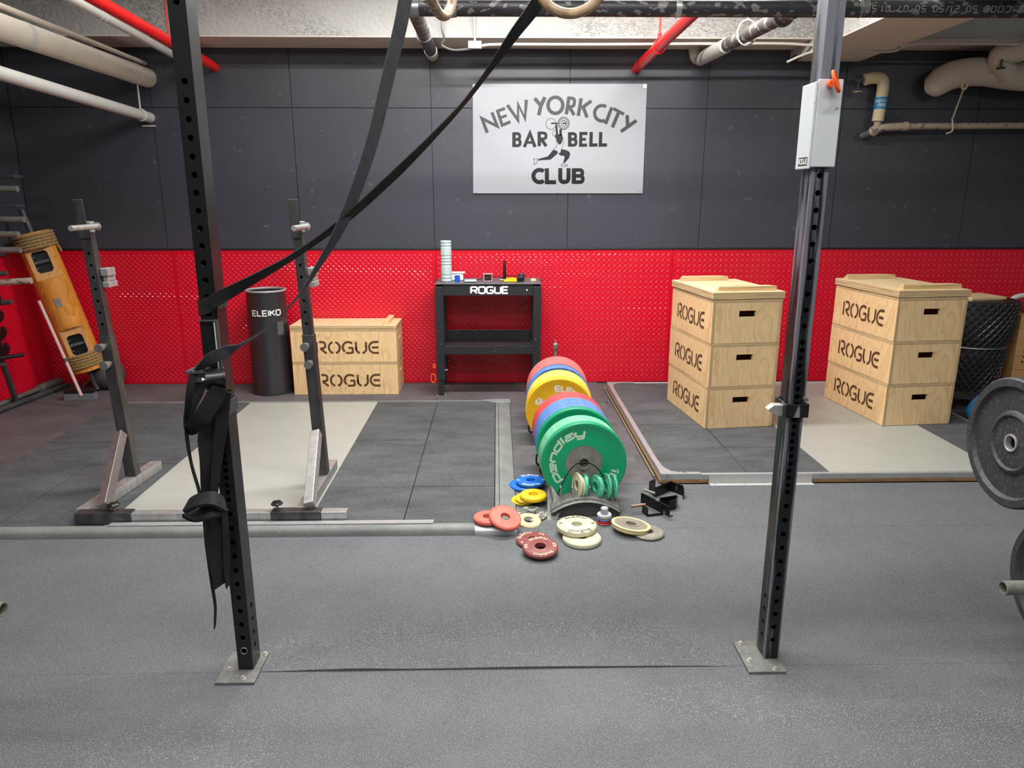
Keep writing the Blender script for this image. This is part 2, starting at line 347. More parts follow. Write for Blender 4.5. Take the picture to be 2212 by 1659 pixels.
def learn(o):
    """remember the children of a finished thing so that copies can be made"""
    for x in bpy.data.objects:
        if x.parent == o: kids.setdefault(o.name, []).append(x); learn(x)
def dup(o, loc, rot=None, label=None, group=None):
    if o.name not in kids: learn(o)
    c = copy_tree(o); c.location = loc
    if rot is not None: c.rotation_euler = rot
    if label: c['label'] = label
    if group: c['group'] = group
    return c
# ------------------------------------------------------------------ stroke lettering
def arc(cx, cy, rx, ry, a0, a1, n=14):
    return [(cx+rx*math.cos(math.radians(a0+(a1-a0)*i/n)), cy+ry*math.sin(math.radians(a0+(a1-a0)*i/n))) for i in range(n+1)]
def rnd(pts, r):
    out = [pts[0]]
    for i in range(1, len(pts)-1):
        a, b, c = Vector(pts[i-1]), Vector(pts[i]), Vector(pts[i+1])
        u = (a-b); v = (c-b); q = min(r, u.length*.5, v.length*.5)
        p0 = b+u.normalized()*q; p1 = b+v.normalized()*q
        for j in range(6):
            t = j/5; out.append(tuple((1-t)**2*p0 + 2*t*(1-t)*b + t*t*p1))
    out.append(pts[-1]); return out
R_ = .22
FONT = {
 'A': (.9, [[(0,0),(.45,1),(.9,0)], [(.18,.34),(.72,.34)]]),
 'B': (.72, [[(0,0),(0,1)], rnd([(0,1),(.62,1),(.62,.53),(0,.53)], R_), rnd([(0,.53),(.7,.53),(.7,0),(0,0)], R_)]),
 'C': (.85, [rnd([(.85,1),(0,1),(0,0),(.85,0)], .3)]),
 'D': (.85, [[(0,0),(0,1)], rnd([(0,1),(.85,1),(.85,0),(0,0)], .3)]),
 'E': (.78, [[(.78,1),(0,1),(0,0),(.78,0)], [(0,.5),(.7,.5)]]),
 'F': (.75, [[(.78,1),(0,1),(0,0)], [(0,.5),(.65,.5)]]),
 'G': (.9, [rnd([(.9,1),(0,1),(0,0),(.9,0),(.9,.45)], .28), [(.9,.47),(.45,.47)]]),
 'I': (.06, [[(.03,0),(.03,1)]]),
 'K': (.8, [[(0,0),(0,1)], [(.78,1),(.05,.48)], [(.3,.62),(.8,0)]]),
 'L': (.7, [[(0,1),(0,0),(.7,0)]]),
 'M': (1.0, [[(0,0),(0,1),(.5,.3),(1,1),(1,0)]]),
 'N': (.85, [[(0,0),(0,1),(.85,0),(.85,1)]]),
 'O': (.9, [rnd([(.45,1),(0,1),(0,0),(.9,0),(.9,1),(.45,1)], .3)]),
 'R': (.85, [[(0,0),(0,1)], rnd([(0,1),(.82,1),(.82,.45),(0,.45)], .22), [(.4,.45),(.85,0)]]),
 'S': (.75, [rnd([(.75,1),(0,1),(0,.5),(.75,.5),(.75,0),(0,0)], .2)]),
 'T': (.8, [[(0,1),(.8,1)], [(.4,1),(.4,0)]]),
 'U': (.85, [rnd([(0,1),(0,0),(.85,0),(.85,1)], .3)]),
 'W': (1.1, [[(0,1),(.28,0),(.55,.9),(.82,0),(1.1,1)]]),
 'Y': (.8, [[(0,1),(.4,.5),(.8,1)], [(.4,.5),(.4,0)]]),
 'p': (.8, [[(0,-.35),(0,.7)], rnd([(0,.7),(.8,.7),(.8,0),(0,0)], .15)]),
 'e': (.8, [rnd([(.8,0),(0,0),(0,.7),(.8,.7),(.8,.35),(0,.35)], .12)]),
 'n': (.8, [[(0,0),(0,.7)], rnd([(0,.7),(.8,.7),(.8,0)], .2)]),
 'd': (.8, [[(.8,0),(.8,1.05)], rnd([(.8,.7),(0,.7),(0,0),(.8,0)], .15)]),
 'l': (.1, [[(.05,0),(.05,1.05)]]),
 'a': (.8, [rnd([(.05,.7),(.8,.7),(.8,0),(0,0),(0,.38),(.8,.38)], .12)]),
 'y': (.8, [rnd([(0,.7),(0,0),(.8,0)], .15), rnd([(.8,.7),(.8,-.35),(.05,-.35)], .15)]),
 '0': (.7, [rnd([(.35,1),(0,1),(0,0),(.7,0),(.7,1),(.35,1)], .25)]),
 '1': (.25, [[(0,.8),(.25,1),(.25,0)]]),
 '2': (.7, [rnd([(0,1),(.7,1),(.7,.5),(0,.5),(0,0),(.7,0)], .2)]),
 '5': (.7, [rnd([(.7,1),(0,1),(0,.55),(.7,.55),(.7,0),(0,0)], .15)]),
 '7': (.7, [[(0,1),(.7,1),(.2,0)]]), '8': (.7, [rnd([(.35,1),(0,1),(0,0),(.7,0),(.7,1),(.35,1)], .2), [(0,.5),(.7,.5)]]),
 '/': (.5, [[(0,0),(.5,1)]]), '.': (.1, [[(.05,-.05),(.05,.1)]]), '-': (.4, [[(0,.5),(.4,.5)]]), ' ': (.5, []),
}
STENCIL = {
 'R': (.8, [[(0,0),(0,1)], rnd([(.22,1),(.76,1),(.76,.44),(.26,.44),(.84,-.02)], .27)]),
 'O': (.96, [arc(.48,.5,.48,.5,104,256), arc(.48,.5,.48,.5,-76,76)]),
 'G': (.92, [arc(.5,.5,.5,.5,48,228), arc(.5,.5,.5,.5,242,282)+[(.88,.04)], [(.88,.0),(.88,.5)], [(.9,.47),(.5,.47)]]),
 'U': (.88, [[(0,1),(0,.38)]+arc(.4,.4,.4,.4,180,258), arc(.48,.4,.4,.4,278,360)+[(.88,1)]]),
 'E': (.85, [arc(.5,.5,.5,.5,75,285)+[(.85,.0)], [(.62,1),(.85,1)], [(.24,.5),(.82,.5)]]),
}
def dens(pl, d=.12):
    out = [Vector(pl[0])]
    for i in range(len(pl)-1):
        a, b = Vector(pl[i]), Vector(pl[i+1]); n = max(1, int((b-a).length/d))
        for j in range(1, n+1): out.append(a+(b-a)*j/n)
    return out
def stroke(mb, pl, th, fn):
    """flat stroke of thickness th along a polyline (2d) mapped into space by fn(u, v)"""
    q = [Vector(p) for p in pl]; q = [p for i, p in enumerate(q) if i == 0 or (p-q[i-1]).length > 1e-5]; n = len(q)
    if n < 2: return
    closed = (q[0]-q[-1]).length < 1e-5 and n > 3
    k = len(mb.v); mb.layer = getattr(mb, 'layer', 0)+1; e_ = .002 if max(abs(p.x) for p in q) < 5 else 4.0
    for i in range(n):
        if closed and i in (0, n-1): d0 = (q[-1]-q[-2]).normalized(); d1 = (q[1]-q[0]).normalized()
        else:
            d0 = (q[i]-q[i-1]).normalized() if i > 0 else (q[1]-q[0]).normalized()
            d1 = (q[i+1]-q[i]).normalized() if i < n-1 else d0
        t = d0+d1; t = t.normalized() if t.length > 1e-4 else d0
        nr = Vector((-t.y, t.x)); c = max(.42, abs(nr.dot(Vector((-d0.y, d0.x))))); nr = nr*(th/2/c)
        mb.v += [Vector(fn(*(q[i]+nr))), Vector(fn(*(q[i]-nr)))]
    # each stroke lies a hair (0.04 mm) above the last, as paint does where strokes cross
    c0 = Vector(fn(*q[0])); nn = (Vector(fn(q[0].x+e_, q[0].y))-c0).cross(Vector(fn(q[0].x, q[0].y+e_))-c0)
    if nn.length > 0:
        nn = nn.normalized()*(.00004*(mb.layer % 8))*(1 if e_ < 1 else -1)
        for i in range(k, len(mb.v)): mb.v[i] = mb.v[i]+nn
    for i in range(n-1): mb.f.append((k+2*i, k+2*i+1, k+2*i+3, k+2*i+2)); mb.mi.append(mb.cur)
def textw(s, gap=.28, font=FONT, sx=1.0): return sum(font.get(c, FONT.get(c))[0]*sx+gap for c in s)-gap
def text(mb, s, h, th, fn, gap=.28, font=FONT, center=True, sx=1.0, slant=0.0):
    """fn maps (u along, v up) in metres to a point"""
    w_ = textw(s, gap, font, sx); x = -w_/2 if center else 0
    for c in s:
        cw, sts = font.get(c, FONT.get(c))
        for pl in sts:
            pl2 = [Vector(((x+p[0]*sx+p[1]*slant)*h, p[1]*h)) for p in dens(pl)]
            stroke(mb, pl2, th, fn)
        x += cw*sx+gap
def arcfn(r, a_mid, z, inward=False):
    """lettering round a disc: u runs clockwise on the outside, v away from the centre"""
    def fn(u, v):
        if not inward: a = a_mid - u/r; rr = r+v
        else: a = a_mid + u/r; rr = r-v
        return (rr*math.cos(a), rr*math.sin(a), z)
    return fn
# ------------------------------------------------------------------ the room
WY, LX, RX, BYK, CZ = 6.28, -3.89, 5.4, -3.2, 3.34
struct('floor', MB().box((LX-.1, BYK, -.1), (RX, WY+.1, -0.012)), m_matr)
struct('ceiling', MB().box((LX-.1, BYK, CZ), (RX, WY+.1, CZ+.1)), m_ceil)
struct('wall_rear', MB().box((LX-.1, BYK-.1, -.1), (RX, BYK, CZ)), m_wall)
struct('wall_right', MB().box((RX, BYK, -.1), (RX+.1, WY+.1, CZ)), m_wall)
RT = 1.16                                            # top of the red wainscot
wb = struct('wall_back', MB().box((LX-.1, WY+.012, -.1), (RX, WY+.12, CZ)), m_black)
wl_ = struct('wall_left', MB().box((LX-.12, BYK, -.1), (LX-.012, WY+.02, CZ)), m_black)
PW = 1.121
seams = [-2.77 + PW*i for i in range(-1, 9)]; seams[0] = LX
seams = [s_ for s_ in seams if s_ < RX] + [RX]
rows = [(RT+.012, 2.289), (2.292, CZ)]
for i in range(len(seams)-1):
    for j, (z0, z1) in enumerate(rows):
        dx = .0 if j == 0 else .012
        MB().box((seams[i]+.0025, WY-.0008*((i*3+j) % 3), z0), (seams[i+1]-.0025, WY+.012, z1-.001)).build('panel', m_black, wb, bevel=.0012)
for y0, y1 in ((WY-1.22, WY), (WY-2.44, WY-1.223), (WY-3.66, WY-2.443), (BYK, WY-3.663)):
    for z0, z1 in rows:
        MB().box((LX-.012, y0, z0), (LX, y1-.003, z1)).build('panel', m_black, wl_, bevel=.0012)
def lug(mb, c, u, v, n, a, L=.0165, wd=.0052, h=.0022):
    d = u*math.cos(a)+v*math.sin(a); e = n.cross(d)
    p = [c-d*L, c-d*L*.45+e*wd, c+d*L*.45+e*wd, c+d*L, c+d*L*.45-e*wd, c-d*L*.45-e*wd, c-d*L*.5+n*h, c+d*L*.5+n*h]
    mb.add(p, [(0,1,6),(1,2,7,6),(2,3,7),(3,4,7),(4,5,6,7),(5,0,6)])
def tread(x0, x1, z0, z1, fn, n, u, ang=45, par='both'):
    mb = MB(); s = .046; v = Vector((0, 0, 1)); i = 0
    ny = int((z1-z0)/s*2); 
    nx = int((x1-x0)/s*2)
    for a in range(1, nx):
        for b in range(1, ny):
            if (a+b) % 2: continue
            ang_ = 45 if (a % 2 == 0) else -45
            if par == 'one': ang_ = -38 if True else 45
            lug(mb, fn(x0+a*s/2, z0+b*s/2), u, v, n, math.radians(ang_), L=.0155 if par == 'both' else .013)
    return mb
nb = Vector((0, -1, 0)); ux = Vector((1, 0, 0))
redx = [LX, -2.73, -0.52, 1.5, 2.62, RX]
for i in range(len(redx)-1):
    p = MB().box((redx[i]+.001, WY-.004-.0006*(i % 2), 0), (redx[i+1]-.001, WY+.012, RT)).build('tread_plate', m_red, wb, bevel=.001)
    t_ = tread(redx[i]+.004, min(redx[i+1], 4.6)-.004, .01, RT-.01, lambda x, z: Vector((x, WY-.0042-.0006*(i % 2), z)), nb, ux, par='both' if i >= 2 else 'one')
    tag(t_.build('raised_tread', m_redt, p), kind='stuff')
nl = Vector((1, 0, 0)); uy = Vector((0, 1, 0))
p = MB().box((LX-.012, 2.6, 0), (LX+.004, WY-.004, RT)).build('tread_plate', m_red, wl_, bevel=.001)
tag(tread(4.4, WY-.02, .01, RT-.01, lambda y, z: Vector((LX+.0042, y, z)), nl, uy, par='one').build('raised_tread', m_redt, p), kind='stuff')
struct('trim_1', MB().box((LX, WY-.012, RT), (RX, WY+.012, RT+.011)), m_trimk, bevel=.002)
struct('trim_2', MB().box((LX-.012, 2.6, RT), (LX+.012, WY-.012, RT+.011)), m_trimk, bevel=.002)
# concrete beam above the back wall and the deep beam that runs over the room on the right
bmm = MB(); bmm.box((LX, 5.87, 2.745), (RX, WY+.01, CZ)); struct('trim_3', bmm, m_white)
struct('trim_4', MB().box((LX, 5.868, 2.735), (RX, WY-.001, 2.745)), m_soff)
struct('trim_5', MB().box((2.36, BYK, 2.66), (2.92, 5.866, CZ)).box((2.36, 5.866, 2.66), (2.92, WY-.002, 2.734)), m_white)
struct('trim_6', MB().box((2.36, BYK, 2.65), (2.92, WY-.002, 2.66)), m_soff)

# floor coverings: the big speckled sheet with its lifted seam, worn mats round the platforms
fl_ = bpy.data.objects['floor']
def sheet(y0, y1, name, x0=-3.4, x1=RX-.02, hill=None):
    mb = MB(); nx, ny = 150, 70; vs = []; fs = []
    for j in range(ny+1):
        for i in range(nx+1):
            x = x0+(x1-x0)*i/nx; y = y0+(y1-y0)*j/ny; vs.append((x, y, hill(x, y) if hill else 0.0))
    for j in range(ny):
        for i in range(nx): a = j*(nx+1)+i; fs.append((a, a+1, a+nx+2, a+nx+1))
    mb.add(vs, fs); n0 = (nx+1)
    k = len(mb.v); edge = [(v[0], v[1], -.011) for v in vs[:n0]]; mb.add(edge, []);
    for i in range(nx): mb.f.append((i, k+i, k+i+1, i+1)); mb.mi.append(0)
    return mb.build(name, m_mat, fl_, smooth=True)
def g(x, c, s_): return math.exp(-((x-c)/s_)**2)
def hill_back(x, y):
    t = max(0, min(1, (x+.60)/.14))*max(0, min(1, (.84-x)/.3))
    return t*(.007+.0035*math.sin(x*4+1)**2)*math.exp(-max(0, y-2.2)/.13) + .013*g(x, -.60, .14)*g(y, 2.27, .07)+.003*g(x, -.8, .1)*g(y, 2.3, .1)
def hill_front(x, y): return .024*g(x, 1.35, .5)*g(y+.10*(x-1.2), 1.99, .06) + .012*g(x, 1.6, .45)*g(y, 1.72, .08)+.006*g(x, -.95, .2)*g(y, 1.85, .08)
sheet(2.2185, 3.318, 'rubber_sheet', hill=hill_back)
sheet(.3, 2.2175, 'rubber_sheet', hill=hill_front)
MB().box((-4, BYK, -.011), (RX-.02, .298, 0)).build('rubber_sheet', m_mat, fl_)
MB().box((.095, 3.32, -.011), (RX-.02, 3.885, -.0002)).build('rubber_sheet', m_mat, fl_)
MB().box((.095, 3.888, -.011), (.86, 5.62, -.0004)).build('rubber_mat', m_matb, fl_)
MB().box((LX+.02, 5.615, -.011), (-.5, WY-.01, -.0004)).build('rubber_mat', m_matr, fl_)
MB().box((-.497, 5.623, -.011), (.88, WY-.01, -.0008)).build('rubber_mat', m_matr, fl_)
MB().box((LX+.02, 4.3, -.011), (-3.0, 5.612, -.0004)).build('rubber_mat', m_matr, fl_)
MB().box((LX+.02, 3.32, -.011), (-3.0, 4.297, -.0008)).build('rubber_mat', m_matr, fl_)
MB().box((3.2, 3.888, -.011), (RX-.02, WY-.01, -.0004)).build('rubber_mat', m_matb, fl_)

# ------------------------------------------------------------------ left lifting platform
pl = thing('lifting_platform', 'low lifting platform with pale board centre under the squat stands, left of the plate row', 'platform', (-1.45, 4.4, 0))
PZ = .03
def tiles(parent, xs, ys, zt, mat, name='rubber_tile', gap=.0022, bv=.0015):
    for i in range(len(xs)-1):
        for j in range(len(ys)-1):
            dz = .0009*((i*7+j*5) % 3)
            MB().box((xs[i]+gap, ys[j]+gap, .004), (xs[i+1]-gap, ys[j+1]-gap, zt-dz)).build(name, mat, parent, world=True, bevel=bv)
tiles(pl, [-.945, -.475, -.02], [3.335, 3.81, 4.62, 5.53], PZ, m_tile)
tiles(pl, [-2.97, -2.47, -1.945], [3.335, 4.2, 4.62, 5.55], PZ, m_tile)
MB().box((-1.943, 3.335, .004), (-.947, 5.55, PZ-.001)).build('platform_board', m_lam, pl, world=True, bevel=.001)
MB().box((-2.98, 5.552, 0), (.0, 5.575, PZ+.003)).build('rear_edging', m_ramp, pl, world=True, bevel=.003)
e = MB(); e.box((-.018, 3.36, 0), (.004, 5.55, PZ)); e.build('side_edging', m_ramp, pl, world=True, bevel=.003)
e = MB(); pr = [(.006, 0), (.006, PZ-.003), (.03, PZ-.004), (.092, .004), (.092, 0)]
v = [(x, 3.33, z) for x, z in pr]+[(x, 5.52, z) for x, z in pr]; n = 5
e.add(v, [(4,3,2,1,0), (5,6,7,8,9)]+[(i, (i+1) % n, n+(i+1) % n, n+i) for i in range(n)]); e.build('ramp_edging', m_ramp, pl, world=True, bevel=.002)
e = MB(); e.prism([(-.05, 5.53), (.05, 5.51), (.10, 5.53), (.095, 5.6), (.0, 5.61), (-.12, 5.585)], PZ+.004); e.build('corner_cap', m_alu, pl, world=True, bevel=.003)
# front edging: a rounded grey sill tube
e = MB(); L = W(0, 1150, 3.29).x-2.0
prof = [(3.332, 0), (3.332, .03), (3.31, .042), (3.29, .043), (3.272, .036), (3.262, .02), (3.262, 0)]
def sill(x0, x1, prof, dy=0):
    e = MB(); n = len(prof); v = [(x0, y+dy, z) for y, z in prof]+[(x1, y+dy, z) for y, z in prof]
    e.add(v, [tuple(range(n))[::-1], tuple(range(n, 2*n))]+[(i, (i+1) % n, n+(i+1) % n, n+i) for i in range(n)]); return e
sill(LX+.6, -.115, prof).build('front_sill', m_ramp, pl, world=True, smooth=True)
sill(-1.9, -.32, [(3.338, .043), (3.338, .048), (3.3, .0485), (3.3, .0435)]).build('sill_strip', m_alu, pl, world=True)
sill(-.115, .09, [(y-.005, z*.9) for y, z in prof]).build('sill_end_cap', m_alu, pl, world=True, smooth=True)

# ------------------------------------------------------------------ right lifting platform (raised on a timber base, aluminium frame)
pr_ = thing('lifting_platform', 'framed lifting platform with aluminium edge carrying the tall plywood box stacks', 'platform', (2.2, 5.0, 0))
RZ = .05; rx0, rx1, ry0, ry1 = .935, 3.36, 3.905, 6.2
tiles(pr_, [.965, 1.44, 1.925], [3.93, 4.37, 4.86, 6.02], RZ, m_tile)
tiles(pr_, [2.935, 3.34], [3.93, 4.86, 6.02], RZ, m_tile)
MB().box((1.927, 3.93, .02), (2.933, 6.02, RZ-.001)).build('platform_board', m_lam, pr_, world=True, bevel=.001)
MB().box((rx0-.005, ry0-.004, 0), (rx1, ry1-.16, .017)).build('timber_base', wood('timber base', (150, 116, 78), (110, 82, 54), 'x'), pr_, world=True)
fr = MB(); fr.box((rx0, ry0, .018), (rx0+.032, 6.05, RZ+.002)); fr.build('frame_rail', m_alu, pr_, world=True, bevel=.002)
MB().box((rx0+.034, ry0, .018), (rx1, ry0+.026, RZ+.002)).build('frame_rail', m_alu, pr_, world=True, bevel=.002)
MB().box((rx0+.034, 6.022, .018), (rx1, 6.05, RZ+.002)).build('frame_rail', m_steelw, pr_, world=True, bevel=.002)
MB().box((rx1-.018, ry0+.027, .018), (rx1, 6.02, RZ+.002)).build('frame_rail', m_alu, pr_, world=True, bevel=.002)
MB().box((rx0-.022, ry0+.1, 0), (rx0-.014, 6.06, .006)).build('side_strip', M('dull tan strip', (132, 120, 92), .7), pr_, world=True)
def gusset(cx, cy, sx, sy, L=.2, t=.032):
    pts = [(cx, cy), (cx+sx*L*1.15, cy), (cx+sx*L*1.15, cy+sy*t)]
    for i in range(9):
        a = i/8; pts.append((cx+sx*(t+(L-t)*(1-a)**2.4), cy+sy*(t+(L-t)*a**2.4)))
    pts += [(cx+sx*t, cy+sy*L*1.15), (cx, cy+sy*L*1.15)]
    return pts
gz = RZ+.0022
for (cx, cy, sx, sy) in ((rx0, ry0, 1, 1), (rx0, 6.05, 1, -1)):
    gb = MB(); gb.prism(gusset(cx, cy, sx, sy), .003, Matrix.Translation((0, 0, gz)))
    gg = gb.build('corner_gusset', m_alu, pr_, world=True)
    sc = MB()
    for (a, b) in ((.03, .03), (.15, .014), (.014, .15), (.075, .022), (.022, .08)):
        sc.cyl((cx+sx*a, cy+sy*b, gz+.003), (cx+sx*a, cy+sy*b, gz+.0055), .005, 8)
    sc.build('screw', m_bolt, gg, world=True)
tx = MB(); text(tx, 'ELEIKO', .017, .0035, lambda u, v: (rx0+.105-u*.93+0, ry0+.052-v+.022*(-(u)/.07)*-1, gz+.0038))
tx.build('lettering', m_print, gg if False else pr_, world=True)
st = thing('angle_strip', 'white painted steel angle along the front edge of the framed platform', 'metal strip', (1.5, 3.88, 0))
a0 = F(1533, 1047, 0).x; a1 = F(1760, 1048, 0).x
MB().box((a0, 3.855, 0), (a1, 3.9, .003)).box((a0, 3.896, .003), (a1, 3.9, RZ+.006)).build('angle', m_steelw, st, world=True, bevel=.001)
sb = MB()
for x in (a0+.03, a0+.2, a0+.4, a1-.03): sb.cyl((x, 3.875, .003), (x, 3.875, .005), .005, 8); 
sb.build('screw', m_bolt, st, world=True)

# ------------------------------------------------------------------ power rig: two holed uprights on bolted plates
def holed_tube(w_, d, z0, z1, fh, sh=(), side=1, r=.0088, th=.003):
    """rectangular tube, holes through the front (y=0) and the back; sh: heights of holes in one side face"""
    mb = MB(); n = 16
    def face(o, ux_, nrm, W_, hs):
        hs = sorted(hs); zs = [z0]
        for i in range(len(hs)-1): zs.append((hs[i]+hs[i+1])/2)
        zs.append(z1)
        cells = []
        if not hs: cells = [(z0, z1, None)]
        else:
            lo = z0
            for i, h in enumerate(hs):
                hi = (hs[i]+hs[i+1])/2 if i < len(hs)-1 else min(z1, h+.03)
                a = max(lo, h-.026)
                if a > lo+1e-4: cells.append((lo, a, None))
                b = min(hi, h+.026); cells.append((a, b, h)); 
                if b < hi-1e-4: cells.append((b, hi, None))
                lo = hi
            if lo < z1-1e-4: cells.append((lo, z1, None))
        for a, b, h in cells:
            if h is None:
                mb.add([o+Vector((0,0,a)), o+ux_*W_+Vector((0,0,a)), o+ux_*W_+Vector((0,0,b)), o+Vector((0,0,b))], [(0,1,2,3)]); continue
            cx = W_/2; outer = []; inner = []; deep = []
            for j in range(n):
                t = 2*PI*j/n; c, s_ = math.cos(t), math.sin(t)
                rx = (W_/2)/max(1e-6, abs(c)); rz = ((b-h) if s_ > 0 else (h-a))/max(1e-6, abs(s_)); q = min(rx, rz)
                outer.append(o+ux_*(cx+q*c)+Vector((0, 0, h+q*s_)))
                inner.append(o+ux_*(cx+r*c)+Vector((0, 0, h+r*s_))); deep.append(inner[-1]-nrm*th)
            k = len(mb.v); mb.v += outer+inner+deep
            for j in range(n):
                j2 = (j+1) % n; mb.f += [(k+j, k+j2, k+n+j2, k+n+j), (k+n+j, k+n+j2, k+2*n+j2, k+2*n+j)]; mb.mi += [0, 0]
            # square corners of the cell
            for (ex, ez) in ((0, a), (W_, a), (W_, b), (0, b)):
                pc = o+ux_*ex+Vector((0, 0, ez)); ta = math.atan2(ez-h, ex-cx) % (2*PI); j = int(ta/(2*PI/n)); 
                mb.v.append(pc); mb.f.append((k+j, len(mb.v)-1, k+(j+1) % n)); mb.mi.append(0)
    X = Vector((1,0,0)); Y = Vector((0,1,0))
    face(Vector((0,0,0)), X, Vector((0,-1,0)), w_, fh)
    face(Vector((0,d,0)), X, Vector((0,1,0)), w_, fh)
    face(Vector((0,0,0)), Y, Vector((-1,0,0)), d, sh if side < 0 else ())
    face(Vector((w_,0,0)), Y, Vector((1,0,0)), d, sh if side > 0 else ())
    mb.box((0, 0, z1-.002), (w_, d, z1))
    return mb
hz = [.085+.0508*i for i in range(11)] + [.644+.0254*i for i in range(21)] + [1.2028+.0508*i for i in range(25)]
hz_left = [h for h in hz if h < 1.93 or 2.11 < h < 2.5]; hz_right = [h for h in hz if h < 1.69]
shz = [.085+.0508*i for i in range(4)]
rig = thing('power_rig', 'tall black power rig of two punched steel uprights bolted to the floor in the foreground', 'rig', (.04, 2.26, 0))
PL = (-.903, 2.219); PRt = (.939, 2.245)
u1 = holed_tube(.051, .076, .0101, 2.74, hz_left, shz, 1); u1.v = [v+Vector((PL[0], PL[1], 0)) for v in u1.v]
up1 = u1.build('upright', m_blk, rig, world=True)
u2 = holed_tube(.051, .076, .0101, 2.74, hz_right, shz, -1); u2.v = [v+Vector((PRt[0], PRt[1], 0)) for v in u2.v]
up2 = u2.build('upright', m_worn, rig, world=True); up2['label'] = 'upright worn and scuffed to bare metal'
MB().box((PL[0], PL[1], 2.741), (PRt[0]+.051, PL[1]+.076, 2.82)).build('crossbar', m_blk, rig, world=True, bevel=.003)
for (x0, y0, x1, y1, bl) in ((-.961, 2.15, -.828, 2.325, ((-.935, 2.19+.03), (-.872, 2.172), (-.838+.0, 2.305))), (.862, 2.172, .992, 2.352, ((.885, 2.235), (.958, 2.186), (.885, 2.335)))):
    bp = MB().box((x0, y0, 0), (x1, y1, .01)).build('base_plate', m_dust, rig, world=True, bevel=.0015)
    for (bx, by) in bl:
        MB().cyl((bx, by, .0101), (bx, by, .012), .0105, 14).cyl((bx, by, .012), (bx, by, .019), .0075, 6).build('anchor_bolt', m_bolt, bp, world=True, bevel=.0008)
# a steel pin ring low on the left upright
rp = [(PL[0]+.0255+.011*math.cos(t*PI/8), PL[1]-.0015, .085+.012*math.sin(t*PI/8)) for t in range(16)]
MB().tube(rp, .0016, 6, closed=True).build('pin_ring', m_gal, up1, world=True, smooth=True)

# white plastic liner guard on the right upright, with its orange pull ring
Yp = PRt[1]; zt = W(1745, 172, Yp).z; zb = W(1727, 365, Yp).z
jc = thing('bar_holder', 'long white plastic lined bar holder high on the right upright', 'bar holder', (PRt[0]+.025, Yp, zb))
gx0 = PRt[0]-.018; gx1 = PRt[0]+.056
mb = MB(); mb.box((gx0, Yp-.012, zb), (gx0+.008, Yp+.085, zt-.006)); mb.box((PRt[0]-.01, Yp-.014, zb+.005), (gx1+.006, Yp-.003, zt)); 
mb.build('plastic_liner', m_uhmw, jc, world=True, bevel=.003)
MB().box((gx0+.0085, Yp-.0025, zb+.01), (gx0+.0125, Yp+.08, zt-.02)).build('steel_bracket', m_blk, jc, world=True)
# sticker on the liner's side face
sk = MB(); sk.box((gx0-.0006, Yp-.004, zb+.010), (gx0, Yp+.062, zb+.034)); sk.build('sticker', m_print, jc, world=True)
tx = MB(); text(tx, 'ROGUE', .013, .0026, lambda u, v: (gx0-.0009, Yp+.029-u, zb+.0155+v), gap=.2); tx.build('lettering', m_inkw, jc, world=True)
hn = thing('pull_ring', 'orange plastic pull ring on the pin through the right upright', 'pull ring', tuple(W(1800, 175, Yp-.02)))
c0 = W(1797, 178, Yp-.035); c1 = W(1806, 176, Yp-.06)
MB().cyl(W(1793, 180, Yp-.012), W(1797, 181, Yp-.045), .011, 14, .009).build('boss', m_orange, hn, world=True, smooth=True)
rpts = [c1+Vector((.012*math.cos(t)+.010*math.sin(t), .018*math.cos(t), .026*math.sin(t)*-1)) for t in [2*PI*i/24 for i in range(24)]]
MB().tube(rpts, .0052, 8, closed=True).build('ring', m_orange, hn, world=True, smooth=True)

# collar with a peg on the right upright
zc = W(1700, 888, Yp).z
co = thing('rack_collar', 'black steel collar with a short polished peg halfway down the right upright', 'collar', (PRt[0]+.025, Yp, zc))
mb = MB(); x0, x1, y0, y1 = PRt[0]-.006, PRt[0]+.057, Yp-.006, Yp+.082
for a, b in (((x0, y0-.006, zc-.02), (x1, y0, zc+.026)), ((x0, y1, zc-.02), (x1, y1+.006, zc+.026)), ((x0-.006, y0-.006, zc-.02), (x0, y1+.006, zc+.026)), ((x1, y0-.006, zc-.02), (x1+.006, y1+.006, zc+.026))): mb.box(a, b)
mb.build('collar_band', m_blkw, co, world=True, bevel=.002)
mb = MB().prism([(-.05, -.004), (-.03, .012), (0, .012), (0, -.026), (-.02, -.022)], .03, Matrix.Translation((x0-.006, y0+.05, zc+.004)) @ Matrix.Rotation(PI/2, 4, 'X')); mb.build('saddle', m_chrome, co, world=True, bevel=.002)
MB().box((x0-.004, y0+.01, zc+.03), (x0-.001, y0+.03, zc+.11)).build('side_plate', m_blk, co, world=True)
MB().cyl((x0+.05, y0-.003, zc+.045), (x0+.05, y0-.022, zc+.045), .0065, 12).build('pin', m_gal, co, world=True, smooth=True)

